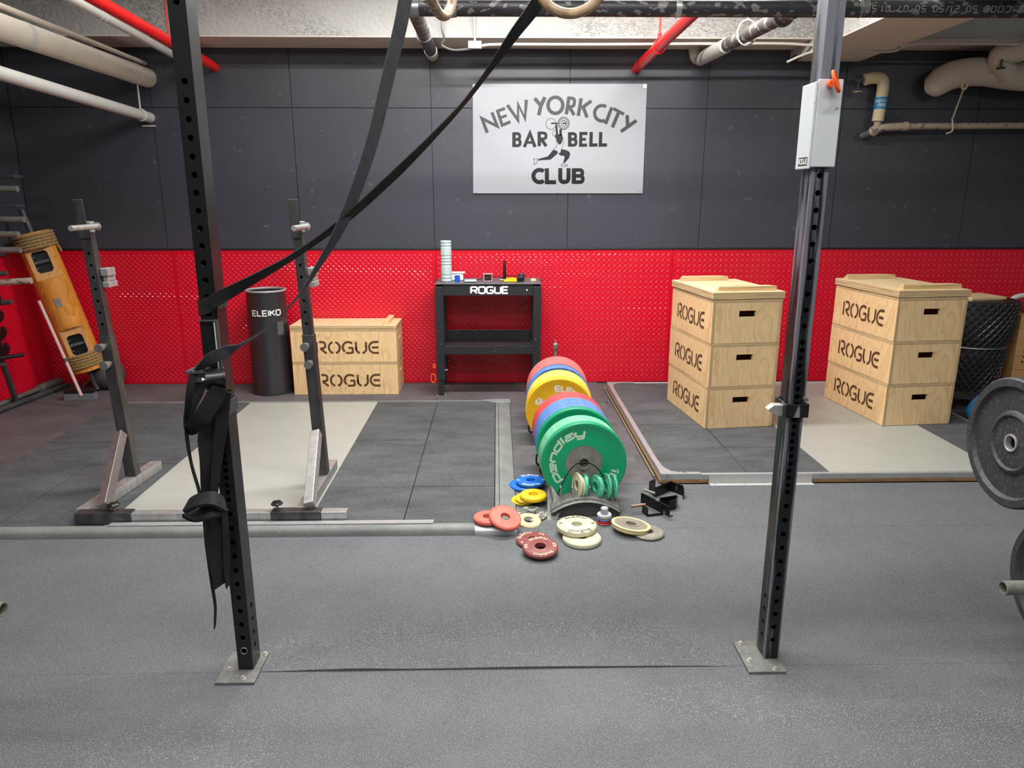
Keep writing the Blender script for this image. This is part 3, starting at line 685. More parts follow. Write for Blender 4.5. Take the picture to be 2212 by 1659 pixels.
# J cup on the left upright
YL = PL[1]; z1 = W(440, 690, YL).z; z0 = W(470, 842, YL).z
jl = thing('j_cup', 'black steel J cup with white lined edge hooked on the left upright', 'J cup', (PL[0]+.025, YL, z0))
mb = MB(); mb.box((PL[0]-.003, YL-.006, z0), (PL[0]+.054, YL-.001, z1)); mb.build('back_plate', m_blk, jl, world=True, bevel=.001)
MB().box((PL[0]+.049, YL-.016, z0+.0), (PL[0]+.054, YL-.0065, z1)).box((PL[0]-.003, YL-.016, z1-.004), (PL[0]+.0485, YL-.0065, z1)).build('side_flange', m_wrack, jl, world=True)
MB().box((PL[0]+.042, YL-.0145, z0+.0), (PL[0]+.0455, YL-.0063, z1-.005)).build('plastic_strip', m_uhmw, jl, world=True)
cc = W(460, 818, YL-.055)
MB().cyl(cc+Vector((-.02, -.012, 0)), cc+Vector((.024, .012, 0)), .030, 26).cyl(cc+Vector((.025, .0125, 0)), cc+Vector((.029, .0145, 0)), .034, 26).build('roller', m_blk, jl, world=True, smooth=True)
MB().cyl(cc+Vector((-.021, -.0125, 0)), cc+Vector((-.028, -.0165, 0)), .0075, 6).build('bolt', m_gal, jl, world=True)
q = W(408, 799, YL-.05)
MB().box((q.x, q.y-.03, q.z-.006), (q.x+.055, q.y+.03, q.z+.002)).box((q.x+.01, q.y-.022, q.z-.034), (q.x+.055, q.y-.016, q.z-.006)).build('saddle_plate', m_wrack, jl, world=True, bevel=.001)

# ------------------------------------------------------------------ straps
def strap(ctrl, full=.04, n=10, th=.0028):
    """ctrl rows: (px, py, depth, seen width in px); twisted so that it shows that width"""
    pts = [W(a, b, y) for a, b, y, w_ in ctrl]; ps = smoothpts(pts, n); ws = []
    for i in range(len(ctrl)-1):
        for j in range(n): ws.append(ctrl[i][3]+(ctrl[i+1][3]-ctrl[i][3])*j/n)
    ws.append(ctrl[-1][3]); dirs = []
    for i, p in enumerate(ps):
        d = (ps[min(i+1, len(ps)-1)]-ps[max(i-1, 0)]).normalized(); vw = (p-Vector((0, 0, CAMH))).normalized()
        side = d.cross(vw).normalized(); dep = side.cross(d).normalized()
        full_px = full*FPX/(p.y*1.0)
        s_ = max(.08, min(1, ws[i]/full_px)); a = math.acos(s_)
        dirs.append(side*math.cos(a)+dep*math.sin(a))
    return MB().ribbon(ps, dirs, full, th)
sp = thing('hanging_strap', 'grey black strap loop pulled from overhead across to the left upright, starting furthest left', 'strap', tuple(W(875, 0, 2.3)))
strap([(896, -160, 2.3, 26), (872, 20, 2.3, 26), (842, 150, 2.3, 25), (800, 320, 2.3, 24), (745, 470, 2.29, 22), (690, 570, 2.27, 11), (640, 645, 2.25, 3), (575, 710, 2.23, 2), (520, 745, 2.21, 6), (488, 760, 2.185, 26), (455, 775, 2.165, 24), (425, 800, 2.155, 10)]).build('webbing', m_strap, sp, world=True, smooth=True)
sp = thing('hanging_strap', 'black strap drawn tight from beside the wooden rings to the left upright', 'strap', tuple(W(1165, 0, 2.32)))
strap([(1235, -120, 2.33, 26), (1165, 0, 2.33, 27), (1110, 75, 2.33, 20), (1050, 160, 2.33, 9), (1000, 225, 2.33, 7), (940, 290, 2.32, 11), (860, 370, 2.31, 17), (760, 462, 2.3, 16), (690, 515, 2.28, 12), (620, 562, 2.25, 12), (540, 607, 2.22, 19), (480, 640, 2.2, 28), (452, 655, 2.2, 30)]).build('webbing', m_strapd, sp, world=True, smooth=True)
sp = thing('strap_wrap', 'black strap wound round the left upright above the J cup', 'strap', tuple(W(455, 665, YL)))
def wrap(zc_, tilt, w_=.045, off=.004, x0=PL[0], y0=PL[1]):
    xs = [(x0-off, y0-off), (x0+.051+off, y0-off), (x0+.051+off, y0+.076+off), (x0-off, y0+.076+off), (x0-off, y0-off)]
    pts = []; 
    for i in range(4):
        for j in range(6):
            t = j/6; x = xs[i][0]*(1-t)+xs[i+1][0]*t; y = xs[i][1]*(1-t)+xs[i+1][1]*t
            pts.append(Vector((x, y, zc_+tilt*(x-x0)*1.0)))
    pts.append(pts[0].copy()); return MB().ribbon(pts, [Vector((0, 0, 1))]*len(pts), w_, .003)
zw = W(455, 665, YL).z
wrap(zw, .35, .05, .0025).build('webbing', m_strapd, sp, world=True)
bd = thing('strap_bundle', 'bundle of black straps hanging knotted from the J cup on the left upright', 'strap', tuple(W(440, 800, 2.16)))
D = 2.155
for nm, ct, f_ in (('webbing', [(418, 802, D-.01, 22), (408, 860, D-.02, 14), (403, 930, D-.02, 7), (413, 1000, D-.02, 5), (430, 1060, D-.03, 6), (440, 1110, D-.045, 6), (447, 1180, D-.03, 7), (458, 1262, D-.01, 6), (465, 1310, D, 5), (464, 1356, D, 3)], .022),
                   ('webbing', [(476, 838, D-.02, 30), (458, 868, D-.03, 42), (434, 905, D-.035, 40), (411, 926, D-.02, 22), (409, 890, D-.01, 20), (424, 850, D, 26), (434, 812, D, 30)], .052),
                   ('webbing', [(482, 846, D-.005, 34), (464, 885, D, 42), (446, 940, D, 34), (452, 1000, D, 40), (452, 1060, D, 32), (462, 1092, D, 20)], .056),
                   ('webbing', [(486, 840, D+.02, 26), (478, 920, D+.01, 28), (468, 1000, D+.01, 22), (462, 1070, D+.01, 16)], .04),
                   ('webbing', [(458, 1095, D, 20), (462, 1140, D-.005, 42), (468, 1200, D-.005, 38), (478, 1264, D, 32)], .058),
                   ('webbing', [(484, 1100, D+.02, 12), (488, 1160, D+.015, 16), (490, 1220, D+.015, 16), (492, 1268, D+.015, 7)], .026)):
    strap(ct, f_).build(nm, m_strapd, bd, world=True, smooth=True)
kn = MB()
for ct, f_ in (([(404, 1094, D-.045, 16), (428, 1082, D-.055, 26), (460, 1078, D-.05, 30), (484, 1092, D-.02, 18)], .05), ([(408, 1108, D-.03, 22), (425, 1112, D-.045, 26), (455, 1104, D-.05, 34), (480, 1098, D-.01, 20)], .05)):
    r = strap(ct, f_, th=.014); kn.add(r.v, r.f)
kn.build('knot', m_strapd, bd, world=True, smooth=True, bevel=.003)
wrap(W(480, 862, YL).z, -.55, .044, .005).build('webbing', m_strap, bd, world=True)

# ------------------------------------------------------------------ wooden gym rings
def gym_ring(label, px, py_bottom, Y, rz):
    bpt = W(px, py_bottom, Y); r = .1; t = thing('gym_ring', label, 'gym ring', tuple(bpt), group='wooden gymnastic rings')
    pts = []
    for i in range(48):
        a = 2*PI*i/48; pts.append(Vector((r*math.cos(a)*math.cos(rz), r*math.cos(a)*math.sin(rz), .118+r*math.sin(a)-.0*r)))
    pts = [bpt+p-Vector((0, 0, .004)) for p in pts]
    MB().tube(pts, .0145, 14, closed=True).build('ring', m_ring, t, world=True, smooth=True)
    tp = bpt+Vector((0, 0, .23)); d = Vector((math.cos(rz), math.sin(rz), 0))
    MB().ribbon([tp-Vector((0, 0, .03)), Vector((tp.x, tp.y, 2.5)), Vector((tp.x, tp.y, 2.7405))], [d]*3, .03, .002).build('hanging_strap', m_strap, t, world=True)
gym_ring('wooden gym ring seen face on, at the top edge beside the black strap', 1232, 41, 2.28, math.radians(-6))
gym_ring('wooden gym ring turned edge on at the top, left of the drop conduit', 953, 44, 2.28, math.radians(72))

# ------------------------------------------------------------------ squat stands on the left platform
def squat_stands():
    t = thing('squat_stand', 'steel squat stand of two worn uprights joined by a low front bar', 'squat stand', (-1.5, 3.6, PZ))
    zb = PZ+.001; yf = 3.345; x0 = F(160, 1137, .03).x; x1 = F(748, 1132, .03).x; zt_ = zb+.06
    b1 = F(272, 1130, .06).x; b2 = F(577, 1130, .06).x; b3 = F(686, 1130, .06).x
    MB().box((x0, yf, zb), (b1, yf+.06, zt_)).build('front_foot', m_chromd, t, world=True, bevel=.003)
    MB().box((b1+.001, yf+.005, zb+.005), (b2-.001, yf+.055, zt_-.005)).build('width_bar', m_chrome, t, world=True, bevel=.002)
    MB().box((b2, yf, zb), (b3, yf+.06, zt_)).build('front_foot', m_chromd, t, world=True, bevel=.003)
    MB().box((b3+.001, yf+.004, zb+.004), (x1, yf+.056, zt_-.004)).build('width_bar', m_chrome, t, world=True, bevel=.002)
    for s_, ub, utop in ((0, -2.085, -2.155), (1, -.985, -1.035)):
        xs = ub+.0
        a = MB().box((xs-.03, yf+.061, zb), (xs+.03, yf+.75, zb+.058)); 
        a.v = [Vector((v.x+(v.y-yf)*(.09 if s_ == 0 else .0), v.y, v.z)) for v in a.v]; a.build('side_foot', m_chrome, t, world=True, bevel=.003)
        xu = xs+(.04 if s_ == 0 else 0); yu = 3.84
        zb2 = zb+.059
        def lean(z): return (utop-ub)*(z-zb2)/1.5-(.02 if s_ == 0 else .0)*0
        def sh(mb, k=1): mb.v = [Vector((v.x+lean(v.z), v.y, v.z)) for v in mb.v]; return mb
        sh(MB().box((xu-.03, yu, zb2), (xu+.03, yu+.06, .885))).build('outer_tube', m_chromd, t, world=True, bevel=.003)
        hs = [.945+.0615*i for i in range(7 if s_ == 0 else 7)]
        h = holed_tube(.05, .05, .886, 1.44, hs, r=.0075); h.v = [v+Vector((xu-.025, yu+.005, 0)) for v in h.v]
        it = sh(h).build('inner_tube', m_chromd, t, world=True)
        sh(MB().box((xu-.028, yu-.004, 1.39), (xu+.022, yu+.002, 1.585))).build('hook_plate', m_chromd, t, world=True, bevel=.004)
        c = W(210 if s_ == 0 else 662, 489, yu-.004); e0 = W(152 if s_ == 0 else 634, 492, yu-.26)
        # the hook pin points towards the room
        MB().cyl(c, Vector((c.x, c.y-.24, c.z)), .0135, 18).build('hook_pin', m_chrome, t, world=True, smooth=True, bevel=.001)
        MB().cyl(Vector((c.x, c.y-.006, c.z)), Vector((c.x, c.y-.001, c.z)), .021, 18).build('pin_flange', m_chrome, t, world=True, smooth=True)
        sh(MB().box((xu-.0, yu+.0, 1.4405), (xu+.038, yu+.045, 1.475)).box((xu+.022, yu+.005, 1.42), (xu+.0335, yu+.045, 1.4405))).build('hook_lip', m_chrome, t, world=True, bevel=.003)
        # safety catch behind the tube
        zc_ = W(236, 598, yu+.09).z
        sh(MB().box((xu+.026, yu+.03, zc_-.05), (xu+.062, yu+.12, zc_-.02)).box((xu+.03, yu+.04, zc_-.018), (xu+.056, yu+.12, zc_+.008)).box((xu+.026, yu+.03, zc_+.01), (xu+.066, yu+.11, zc_+.05))).build('safety_catch', m_chrome, t, world=True, bevel=.003)
        for i, zz in enumerate((.83, .735)):
            cx = xu+lean(zz)+(-.006 if i == 0 else .004)
            MB().cyl((cx, yu-.001, zz), (cx, yu-.045, zz), .014, 14).cyl((cx, yu-.03, zz), (cx, yu-.062, zz), .02, 16, .022).tube([(cx, yu-.062, zz), (cx, yu-.066, zz)], .022, 16).build('pop_pin', m_gal, t, world=True, smooth=True)
        bt = Vector((xu+lean(.33)-(.003), yu-.016, .345)); bb = Vector(((F(215, 1113, .09) if s_ == 0 else F(662, 1113, .09)).x, yf+.034, zt_+.02))
        MB().beam(bt, bb, .05, .05, up=(0, 1, 0)).build('brace', m_chrome if s_ else m_gal, t, world=True, bevel=.003)
        kx = (F(247, 1100, .1) if s_ == 0 else F(600, 1096, .1)).x
        MB().cyl((kx, yf+.03, zt_+.0005), (kx, yf+.03, zt_+.02), .006, 10).build('knob_stem', m_gal, t, world=True)
        k = MB(); prof = [(.001, .02), (.008, .02), (.024, .028), (.028, .036), (.022, .043), (.001, .045)]; kk = 40
        for j in range(kk):
            a = 2*PI*j/kk; sc_ = 1+.1*math.cos(5*a)
            for r_, z in prof: k.v.append(Vector((kx+r_*sc_*math.cos(a), yf+.03+r_*sc_*math.sin(a), zt_+z)))
        for j in range(kk):
            for i in range(len(prof)-1): k.f.append((j*6+i, ((j+1) % kk)*6+i, ((j+1) % kk)*6+i+1, j*6+i+1)); k.mi.append(0)
        k.build('star_knob', m_blk, t, world=True, smooth=True)
    return t
squat_stands()

# ------------------------------------------------------------------ plywood boxes
def ply_box(Lx, Ly, H, slots='x', logo='y-', hollow=True, letters=True):
    """slots: faces with hand slots ('y' ends face +-y, 'x' ends face +-x); logo on face: 'x-' or 'y-'"""
    t = thing('plywood_box', '', 'box'); T = .019; r = .022
    def slotpanel(axis, sgn):
        # end panel between the long sides, with a hand hole
        W_ = (Lx if axis == 'y' else Ly); a0, a1 = -W_/2+T+.0005, W_/2-T-.0005; z0, z1 = .001, H-r-.001; sw, sz0, sz1 = .058, H*.60, H*.74
        o0 = (Ly if axis == 'y' else Lx)/2
        mb = MB()
        for (u0, u1, v0, v1) in ((a0, -sw, z0, z1), (sw, a1, z0, z1), (-sw, sw, z0, sz0), (-sw, sw, sz1, z1)):
            lo, hi = (sgn*o0-(T if sgn > 0 else 0), sgn*o0+(0 if sgn > 0 else T))
            if axis == 'y': mb.box((u0, lo, v0), (u1, hi, v1))
            else: mb.box((lo, u0, v0), (hi, u1, v1))
        return mb
    if slots == 'y':
        for s_ in (-1, 1): slotpanel('y', s_).build('end_panel', m_ply, t)
        for s_ in (-1, 1):
            o = MB(); x0, x1 = (s_*Lx/2-T, s_*Lx/2) if s_ > 0 else (s_*Lx/2, s_*Lx/2+T)
            o.box((x0, -Ly/2+.0004, .001), (x1, Ly/2-.0004, H-r-.001)); q = o.build('side_panel', m_plyx, t)
            for e_ in (-1, 1): MB().box((x0+.0003, e_*(Ly/2)-(.0004 if e_ > 0 else .0006), .0015), (x1-.0003, e_*(Ly/2)+(.0006 if e_ > 0 else .0004), H-r-.0015)).build('ply_edge', m_pex, q)
    else:
        for s_ in (-1, 1): slotpanel('x', s_).build('end_panel', m_ply, t)
        for s_ in (-1, 1):
            o = MB(); y0, y1 = (s_*Ly/2-T, s_*Ly/2) if s_ > 0 else (s_*Ly/2, s_*Ly/2+T)
            o.box((-Lx/2+.0004, y0, .001), (Lx/2-.0004, y1, H-r-.001)); q = o.build('side_panel', m_plyx, t)
            for e_ in (-1, 1): MB().box((e_*(Lx/2)-(.0004 if e_ > 0 else .0006), y0+.0003, .0015), (e_*(Lx/2)+(.0006 if e_ > 0 else .0004), y1-.0003, H-r-.0015)).build('ply_edge', m_pey, q)
    # rim board on top, its cut edge showing
    for (a, b, c_, d_) in ((-Lx/2, Lx/2, -Ly/2, -Ly/2+.07), (-Lx/2, Lx/2, Ly/2-.07, Ly/2), (-Lx/2, -Lx/2+.07, -Ly/2+.0705, Ly/2-.0705), (Lx/2-.07, Lx/2, -Ly/2+.0705, Ly/2-.0705)):
        MB().box((a, c_, H-r), (b, d_, H-.0015)).build('rim_board', m_pez, t, bevel=.0008)
    if letters:
        tx = MB(); hh = H*.335
        if logo == 'x-': fn = lambda u, v: (-Lx/2-.0007, -u, H*.29+v)
        else: fn = lambda u, v: (u+.03, -Ly/2-.0007, H*.27+v)
        text(tx, 'ROGUE', hh, hh*.19, fn, gap=.24 if logo == 'x-' else .26, font=STENCIL, sx=.92 if logo == 'x-' else 1.0); tx.build('lettering', m_burn, t)
    return t
def lid(Lx, Ly, T_, cleats):
    t = thing('box_lid', '', 'lid')
    MB().box((-Lx/2, -Ly/2, .0005), (Lx/2, Ly/2, T_-.001)).build('board_edge', m_pez, t, bevel=.001)
    MB().box((-Lx/2+.0015, -Ly/2+.0015, T_-.0009), (Lx/2-.0015, Ly/2-.0015, T_+.0008)).build('board_face', m_plyt, t)
    for (x0, x1, y0, y1, h, ax) in cleats:
        mb = MB()
        if ax == 'x':   # runs along x, chamfered ends
            mb.add([(x0, y0, T_+.001), (x1, y0, T_+.001), (x1, y1, T_+.001), (x0, y1, T_+.001), (x0+.0, y0, T_+h), (x1-.0, y0, T_+h), (x1-.03, y1, T_+h), (x0+.03, y1, T_+h)], [(0,3,2,1),(4,5,6,7),(0,1,5,4),(1,2,6,5),(2,3,7,6),(3,0,4,7)])
        else:
            mb.add([(x0, y0, T_+.001), (x1, y0, T_+.001), (x1, y1, T_+.001), (x0, y1, T_+.001), (x0+.012, y0, T_+h), (x1, y0, T_+h), (x1, y1, T_+h), (x0+.012, y1, T_+h)], [(0,3,2,1),(4,5,6,7),(0,1,5,4),(1,2,6,5),(2,3,7,6),(3,0,4,7)])
        mb.build('cleat', m_pez if ax == 'x' else m_ply, t, bevel=.001)
    return t
def stack(corner, rot, Lx, Ly, H, names, lidlabel, group):
    cz = RZ+.001; c = Vector((corner.x, corner.y, 0)); R = Matrix.Rotation(rot, 3, 'Z'); ctr = c + R @ Vector((Lx/2, Ly/2, 0))
    p = ply_box(Lx, Ly, H, 'y', 'x-')
    for i, nm in enumerate(names):
        o = p if i == 0 else dup(p, (0, 0, 0)); o.location = (ctr.x, ctr.y, cz+i*H+.0001*i); o.rotation_euler = (0, 0, rot+.004*((i % 2)*2-1)); o['label'] = nm; o['group'] = group
    T_ = .046
    l_ = lid(Lx+.018, Ly+.012, T_, [(-Lx/2+.045, Lx/2-.035, -Ly/2+.035, -Ly/2+.10, .034, 'x'), (-Lx/2+.02, Lx/2-.10, Ly/2-.11, Ly/2-.045, .034, 'x')])
    l_.location = (ctr.x, ctr.y, cz+3*H+.001); l_.rotation_euler = (0, 0, rot); l_['label'] = lidlabel; l_['group'] = 'plywood lids on the box stacks'
c1_ = F(1523, 927, RZ); c2_ = F(1906, 920.5, RZ)
stack(c1_, math.radians(7), .485, .76, .2965, ['bottom plywood box of the tall stack in front of the right upright', 'middle plywood box of the tall stack nearest the plate row', 'top plywood box of the tall stack nearest the plate row'], 'plywood lid with cleats on the tall stack nearest the plate row', 'plywood boxes in the tall stack nearest the plates')
stack(c2_, math.radians(5.5), .50, .77, .298, ['bottom plywood box of the tall stack furthest right', 'middle plywood box of the tall stack furthest right', 'top plywood box of the tall stack furthest right'], 'plywood lid with cleats on the tall stack furthest right', 'plywood boxes in the tall stack furthest right')
# the low pair by the bin
lx0 = F(637, 852.6, 0); lx1 = F(860.6, 852.6, 0); Lw = (lx1-lx0).length; Ld = .37; Hh = .277
pb = ply_box(Lw, Ld, Hh, 'x', 'y-'); cx = (lx0.x+lx1.x)/2; cy = lx0.y+Ld/2
pb.location = (cx, cy, 0); pb['label'] = 'lower plywood box of the low pair beside the black bin'; pb['group'] = 'plywood boxes in the low pair'
dup(pb, (cx, cy, Hh), None, 'upper plywood box of the low pair beside the black bin')
l_ = lid(Lw+.004, Ld+.004, .024, [(Lw/2-.115, Lw/2-.06, -Ld/2+.02, Ld/2-.02, .034, 'y'), (-Lw/2+.06, -Lw/2+.115, -Ld/2+.02, Ld/2-.02, .012, 'y')]); l_.location = (cx, cy, 2*Hh+.0005); l_['label'] = 'thin plywood lid on the low pair of boxes beside the bin'

# ------------------------------------------------------------------ tall black bin
bc = Vector(((F(543, 846).x+F(636, 846).x)/2, 6.02, 0)); br = .168; bh = .86
bn = thing('waste_bin', 'tall glossy black round bin with pale rim and white lettering', 'bin', (bc.x, bc.y, 0))
MB().lathe([(0, .001), (br+.006, .001), (br+.006, .02), (br, .035), (br-.012, bh-.012), (br-.02, bh-.012), (br-.014, .03), (0, .02)], 56).build('shell', m_bin, bn, smooth=True)
MB().lathe([(br-.022, bh-.011), (br-.006, bh-.011), (br-.004, bh-.002), (br-.008, bh+.003), (br-.018, bh+.003), (br-.022, bh-.002)], 56, closed=True).build('rim', m_binrim, bn, smooth=True)
tx = MB(); zc_ = .665
def onbin(u, v):
    r = br-.0045; a = -PI/2+.12+math.radians(-8)+.55+u/r-.28; return (r*math.cos(a), r*math.sin(a), zc_+v)
text(tx, 'ELEIKO', .042, .0095, onbin, gap=.3); tx.build('lettering', m_inkw, bn)
def onbin2(u, v): r = br-.005; a = -PI/2+.92+u/r; return (r*math.cos(a), r*math.sin(a), .6+v)
q = MB(); 
for i in range(8):
    u0 = -.03+.06*i/8; u1_ = u0+.0075; q.add([onbin2(u0, -.1), onbin2(u1_, -.1), onbin2(u1_, .01), onbin2(u0, .01)], [(0,1,2,3)])
q.build('label_patch', M('grey label', (84, 86, 84), .5), bn)

# ------------------------------------------------------------------ work table with shelf
tx0, tx1, ty0, ty1 = -.497, .352, 5.8, 6.2
tb = thing('work_table', 'black steel work table with shelf and white lettering against the red wall', 'table', ((tx0+tx1)/2, 6.0, 0))
lw = .066
for (x, y, nm) in ((tx0, ty0, 1), (tx1-lw, ty0, 1), (tx0+.0, ty1-.05, 0), (tx1-lw, ty1-.05, 0)):
    lg = MB().box((x, y, .14), (x+lw, y+.05, .905)).build('leg', m_tbl, tb, world=True, bevel=.003)
    MB().box((x+.009, y+.006, .007), (x+lw-.012, y+.044, .1395)).build('inner_leg', m_tbl, lg, world=True, bevel=.002)
    MB().box((x-.012, y-.008, 0), (x+lw+.008, y+.055, .0065)).build('foot_plate', m_dust, lg, world=True)
    MB().cyl((x+lw, y+.025, .22), (x+lw+.02, y+.025, .22), .007, 10).build('pin', m_gal, lg, world=True)
MB().box((tx0+lw+.001, ty0+.006, .832), (tx1-lw-.001, ty0+.018, .92)).build('front_rail', m_tbl, tb, world=True, bevel=.002)
MB().box((tx0+lw+.001, ty1-.02, .832), (tx1-lw-.001, ty1-.008, .92)).build('rear_rail', m_tbl, tb, world=True, bevel=.002)
MB().box((tx0+.004, ty0+.052, .84), (tx0+.012, ty1-.052, .92)).box((tx1-.012, ty0+.052, .84), (tx1-.004, ty1-.052, .92)).build('side_rail', m_tbl, tb, world=True, bevel=.002)
MB().box((tx0+.0, ty0-.004, .921), (tx1-.0, ty1, .931)).build('tabletop', M('scuffed table top', (92, 94, 98), .45, .1, var=.2, vs=12, fleck=.5, fs=30, fcol=(160, 160, 160)), tb, world=True, bevel=.003)
for x in (tx0, tx1-.004): MB().prism([(0, .0), (.12, 0), (.06, .034)], .004, Matrix.Translation((x, ty0+.02, .9315)) @ Matrix(((0,0,1,0),(1,0,0,0),(0,1,0,0),(0,0,0,1)))).build('corner_lip', m_tbl, tb, world=True)
sh_ = MB().box((tx0+lw*.5, ty0+.002, .355), (tx1-lw*.5, ty0+.012, .425)).box((tx0+lw*.5, ty0+.0125, .408), (tx1-lw*.5, ty1-.03, .4145)).build('shelf', m_tbl, tb, world=True, bevel=.0015)
MB().box((tx0+lw*.6, ty1-.028, .4), (tx1-lw*.6, ty1-.02, .49)).build('shelf_back', m_tbl, tb, world=True, bevel=.0015)
tx = MB(); text(tx, 'ROGUE', .05, .0135, lambda u, v: ((tx0+tx1)/2+.01+u, ty0+.0053, .851+v), gap=.27, sx=1.12); text(tx, '-', .02, .006, lambda u, v: (.235+u, ty0+.0053, .862+v)); text(tx, '.', .05, .011, lambda u, v: (.235+u, ty0+.0053, .877+v)); tx.build('lettering', m_inkw, tb, world=True)
TT = .9325
fr_ = thing('foam_roller', 'pale grey grooved foam roller standing upright on the black work table', 'foam roller', (-.41, 5.93, TT))
prof = [(.0, 0)]; z = 0
for i, (h, g_) in enumerate([(.02, .006), (.022, .006), (.074, .006), (.018, .006), (.018, .006), (.018, .006), (.07, .006), (.018, .006), (.018, 0)]):
    prof += [(.040, z), (.044, z+.004), (.044, z+h-.004), (.040, z+h)]; z += h+g_
prof += [(.03, z), (.03, .02), (0, .02)]
rb = MB(); n = 48; k = 0
for j in range(n):
    t = 2*PI*j/n; gr = 1 if (j % 8) != 0 else .93
    for r, zz in prof: rb.v.append(Vector((r*gr*math.cos(t), r*gr*math.sin(t), zz)))
q_ = len(prof)
for j in range(n):
    for i in range(q_-1): rb.f.append((j*q_+i, ((j+1) % n)*q_+i, ((j+1) % n)*q_+i+1, j*q_+i+1)); rb.mi.append(0)
rb.build('roller_body', m_roll, fr_)
def tab(px, py, Y=5.95): v = W(px, py, Y); return Vector((v.x, Y, TT))
p = tab(988, 605, 5.9); o = MB(); o.lathe([(0, 0), (.022, 0), (.022, .05), (.012, .05), (.012, .004), (0, .004)], 20, Matrix.Translation(p)).build('tape_roll', m_blue); tag(o.v and bpy.data.objects['tape_roll'], 'small blue roll beside the foam roller on the work table', 'tape roll')
pk = thing('paper_packet', 'white paper packets lying behind the blue roll on the work table', 'packet', tuple(tab(985, 600, 6.03)))
MB().box((-.06, -.03, 0), (.06, .03, .055)).build('packet', m_paper, pk, bevel=.004); MB().box((-.05, -.035, .056), (.075, .03, .066)).build('folded_top', m_paper, pk, bevel=.002)
bk = thing('booklet', 'white and navy booklet lying flat on the work table', 'booklet', tuple(tab(1016, 606, 5.88)), .04)
MB().box((-.045, -.04, 0), (.045, .04, .008)).build('cover', M('navy card', (50, 54, 84), .6), bk); MB().box((-.045, -.042, .0085), (.048, .04, .016)).build('pages', m_paper, bk)
cb = thing('card_box', 'small open grey pink box on its side, holding dark leads, on the work table', 'box', tuple(tab(1054, 603, 5.95)))
mb = MB(); mb.box((-.036, -.03, 0), (-.03, .03, .055)).box((.03, -.03, 0), (.036, .03, .055)).box((-.036, -.03, .0552), (.036, .03, .06)).box((-.0295, -.03, 0), (.0295, .03, .004)).box((-.0295, .026, .0045), (.0295, .03, .055)); mb.build('box_shell', M('grey pink card', (176, 150, 150), .6), cb)
MB().tube([(-.02, -.01, .012), (0, -.02, .02), (.02, -.005, .014)], .008, 8).build('lead', m_strapd, cb, smooth=True)
cbl = smoothpts([tab(1030, 600, 5.99)+Vector((0, 0, .006)), tab(1045, 600, 6.06)+Vector((0, 0, .008)), tab(1075, 600, 6.0)+Vector((0, 0, .03)), tab(1085, 600, 6.05)+Vector((0, 0, .01)), tab(1100, 600, 6.0)+Vector((0, 0, .04)), tab(1120, 600, 6.04)+Vector((0, 0, .02)), tab(1128, 600, 6.0)+Vector((0, 0, .006))], 8)
tag(MB().tube(cbl, .0035, 8).build('cable', m_strapd, smooth=True), 'thin dark cable looping across the back of the work table', 'cable')
an = thing('antenna', 'upright black antenna with white edge standing on the work table', 'antenna', tuple(tab(1090, 603, 6.02)))
MB().lathe([(0, 0), (.035, 0), (.03, .008), (.014, .014), (.013, .05), (.010, .15), (.007, .158), (0, .16)], 20).build('mast', m_blk, an, smooth=True)
MB().lathe([(.036, .0), (.040, .0), (.035, .009), (.0315, .009)], 20, closed=True).build('base_ring', m_inkw, an, smooth=True)
dr = thing('cordless_tool', 'yellow and black power tool lying on the right end of the work table', 'power tool', tuple(tab(1108, 606, 5.9)), .1)
MB().box((-.075, -.025, 0), (-.005, .02, .018)).box((-.055, -.02, .0185), (.03, .02, .03)).box((-.02, -.028, 0), (.03, .02, .018)).build('body', m_yelk, dr, bevel=.005, seg=3)
MB().box((.031, -.03, 0), (.085, .025, .038)).build('battery', m_blk, dr, bevel=.004)
MB().cyl((-.078, 0, .01), (-.1, -.01, .01), .007, 10).build('chuck', m_gal, dr, smooth=True)
sc_ = thing('tape_measure', 'round dark tape measure behind the power tool on the work table', 'tape measure', tuple(tab(1126, 600, 6.0)))
MB().lathe([(0, 0), (.026, 0), (.028, .004), (.028, .05), (.024, .055), (0, .055)], 24).build('case', M('dark grey plastic', (48, 52, 50), .5), sc_, smooth=True); MB().box((-.006, -.0325, .01), (.006, -.0285, .04)).build('clip', m_gal, sc_)
wbk = MB().box((-.02, -.016, 0), (.02, .016, .02)).build('wood_block', m_ctan, None, bevel=.002); wbk.location = tab(1152, 602, 5.93); tag(wbk, 'small pale wooden block on the right corner of the work table', 'wood block')

# orange carabiners hanging at the left leg of the table
def carab(px, py, sc, label):
    c = W(px, py, 5.79); pts = [c+Vector((-.017*sc*x_, 0, .034*sc*y_)) for x_, y_ in [(math.cos(a)*(1 if abs(math.sin(a)) < .8 else .9), math.sin(a)) for a in [2*PI*i/20 for i in range(20)]]]
    pts = [p+Vector((-.0, 0, 0)) for p in pts]; tag(MB().tube(pts, .0045, 8, closed=True).build('carabiner', m_orange, smooth=True), label, 'carabiner')
carab(936, 817, 1.1, 'orange carabiner near the floor at the left leg of the work table'); carab(938, 791, .5, 'small orange hook just above the carabiner at the table leg')

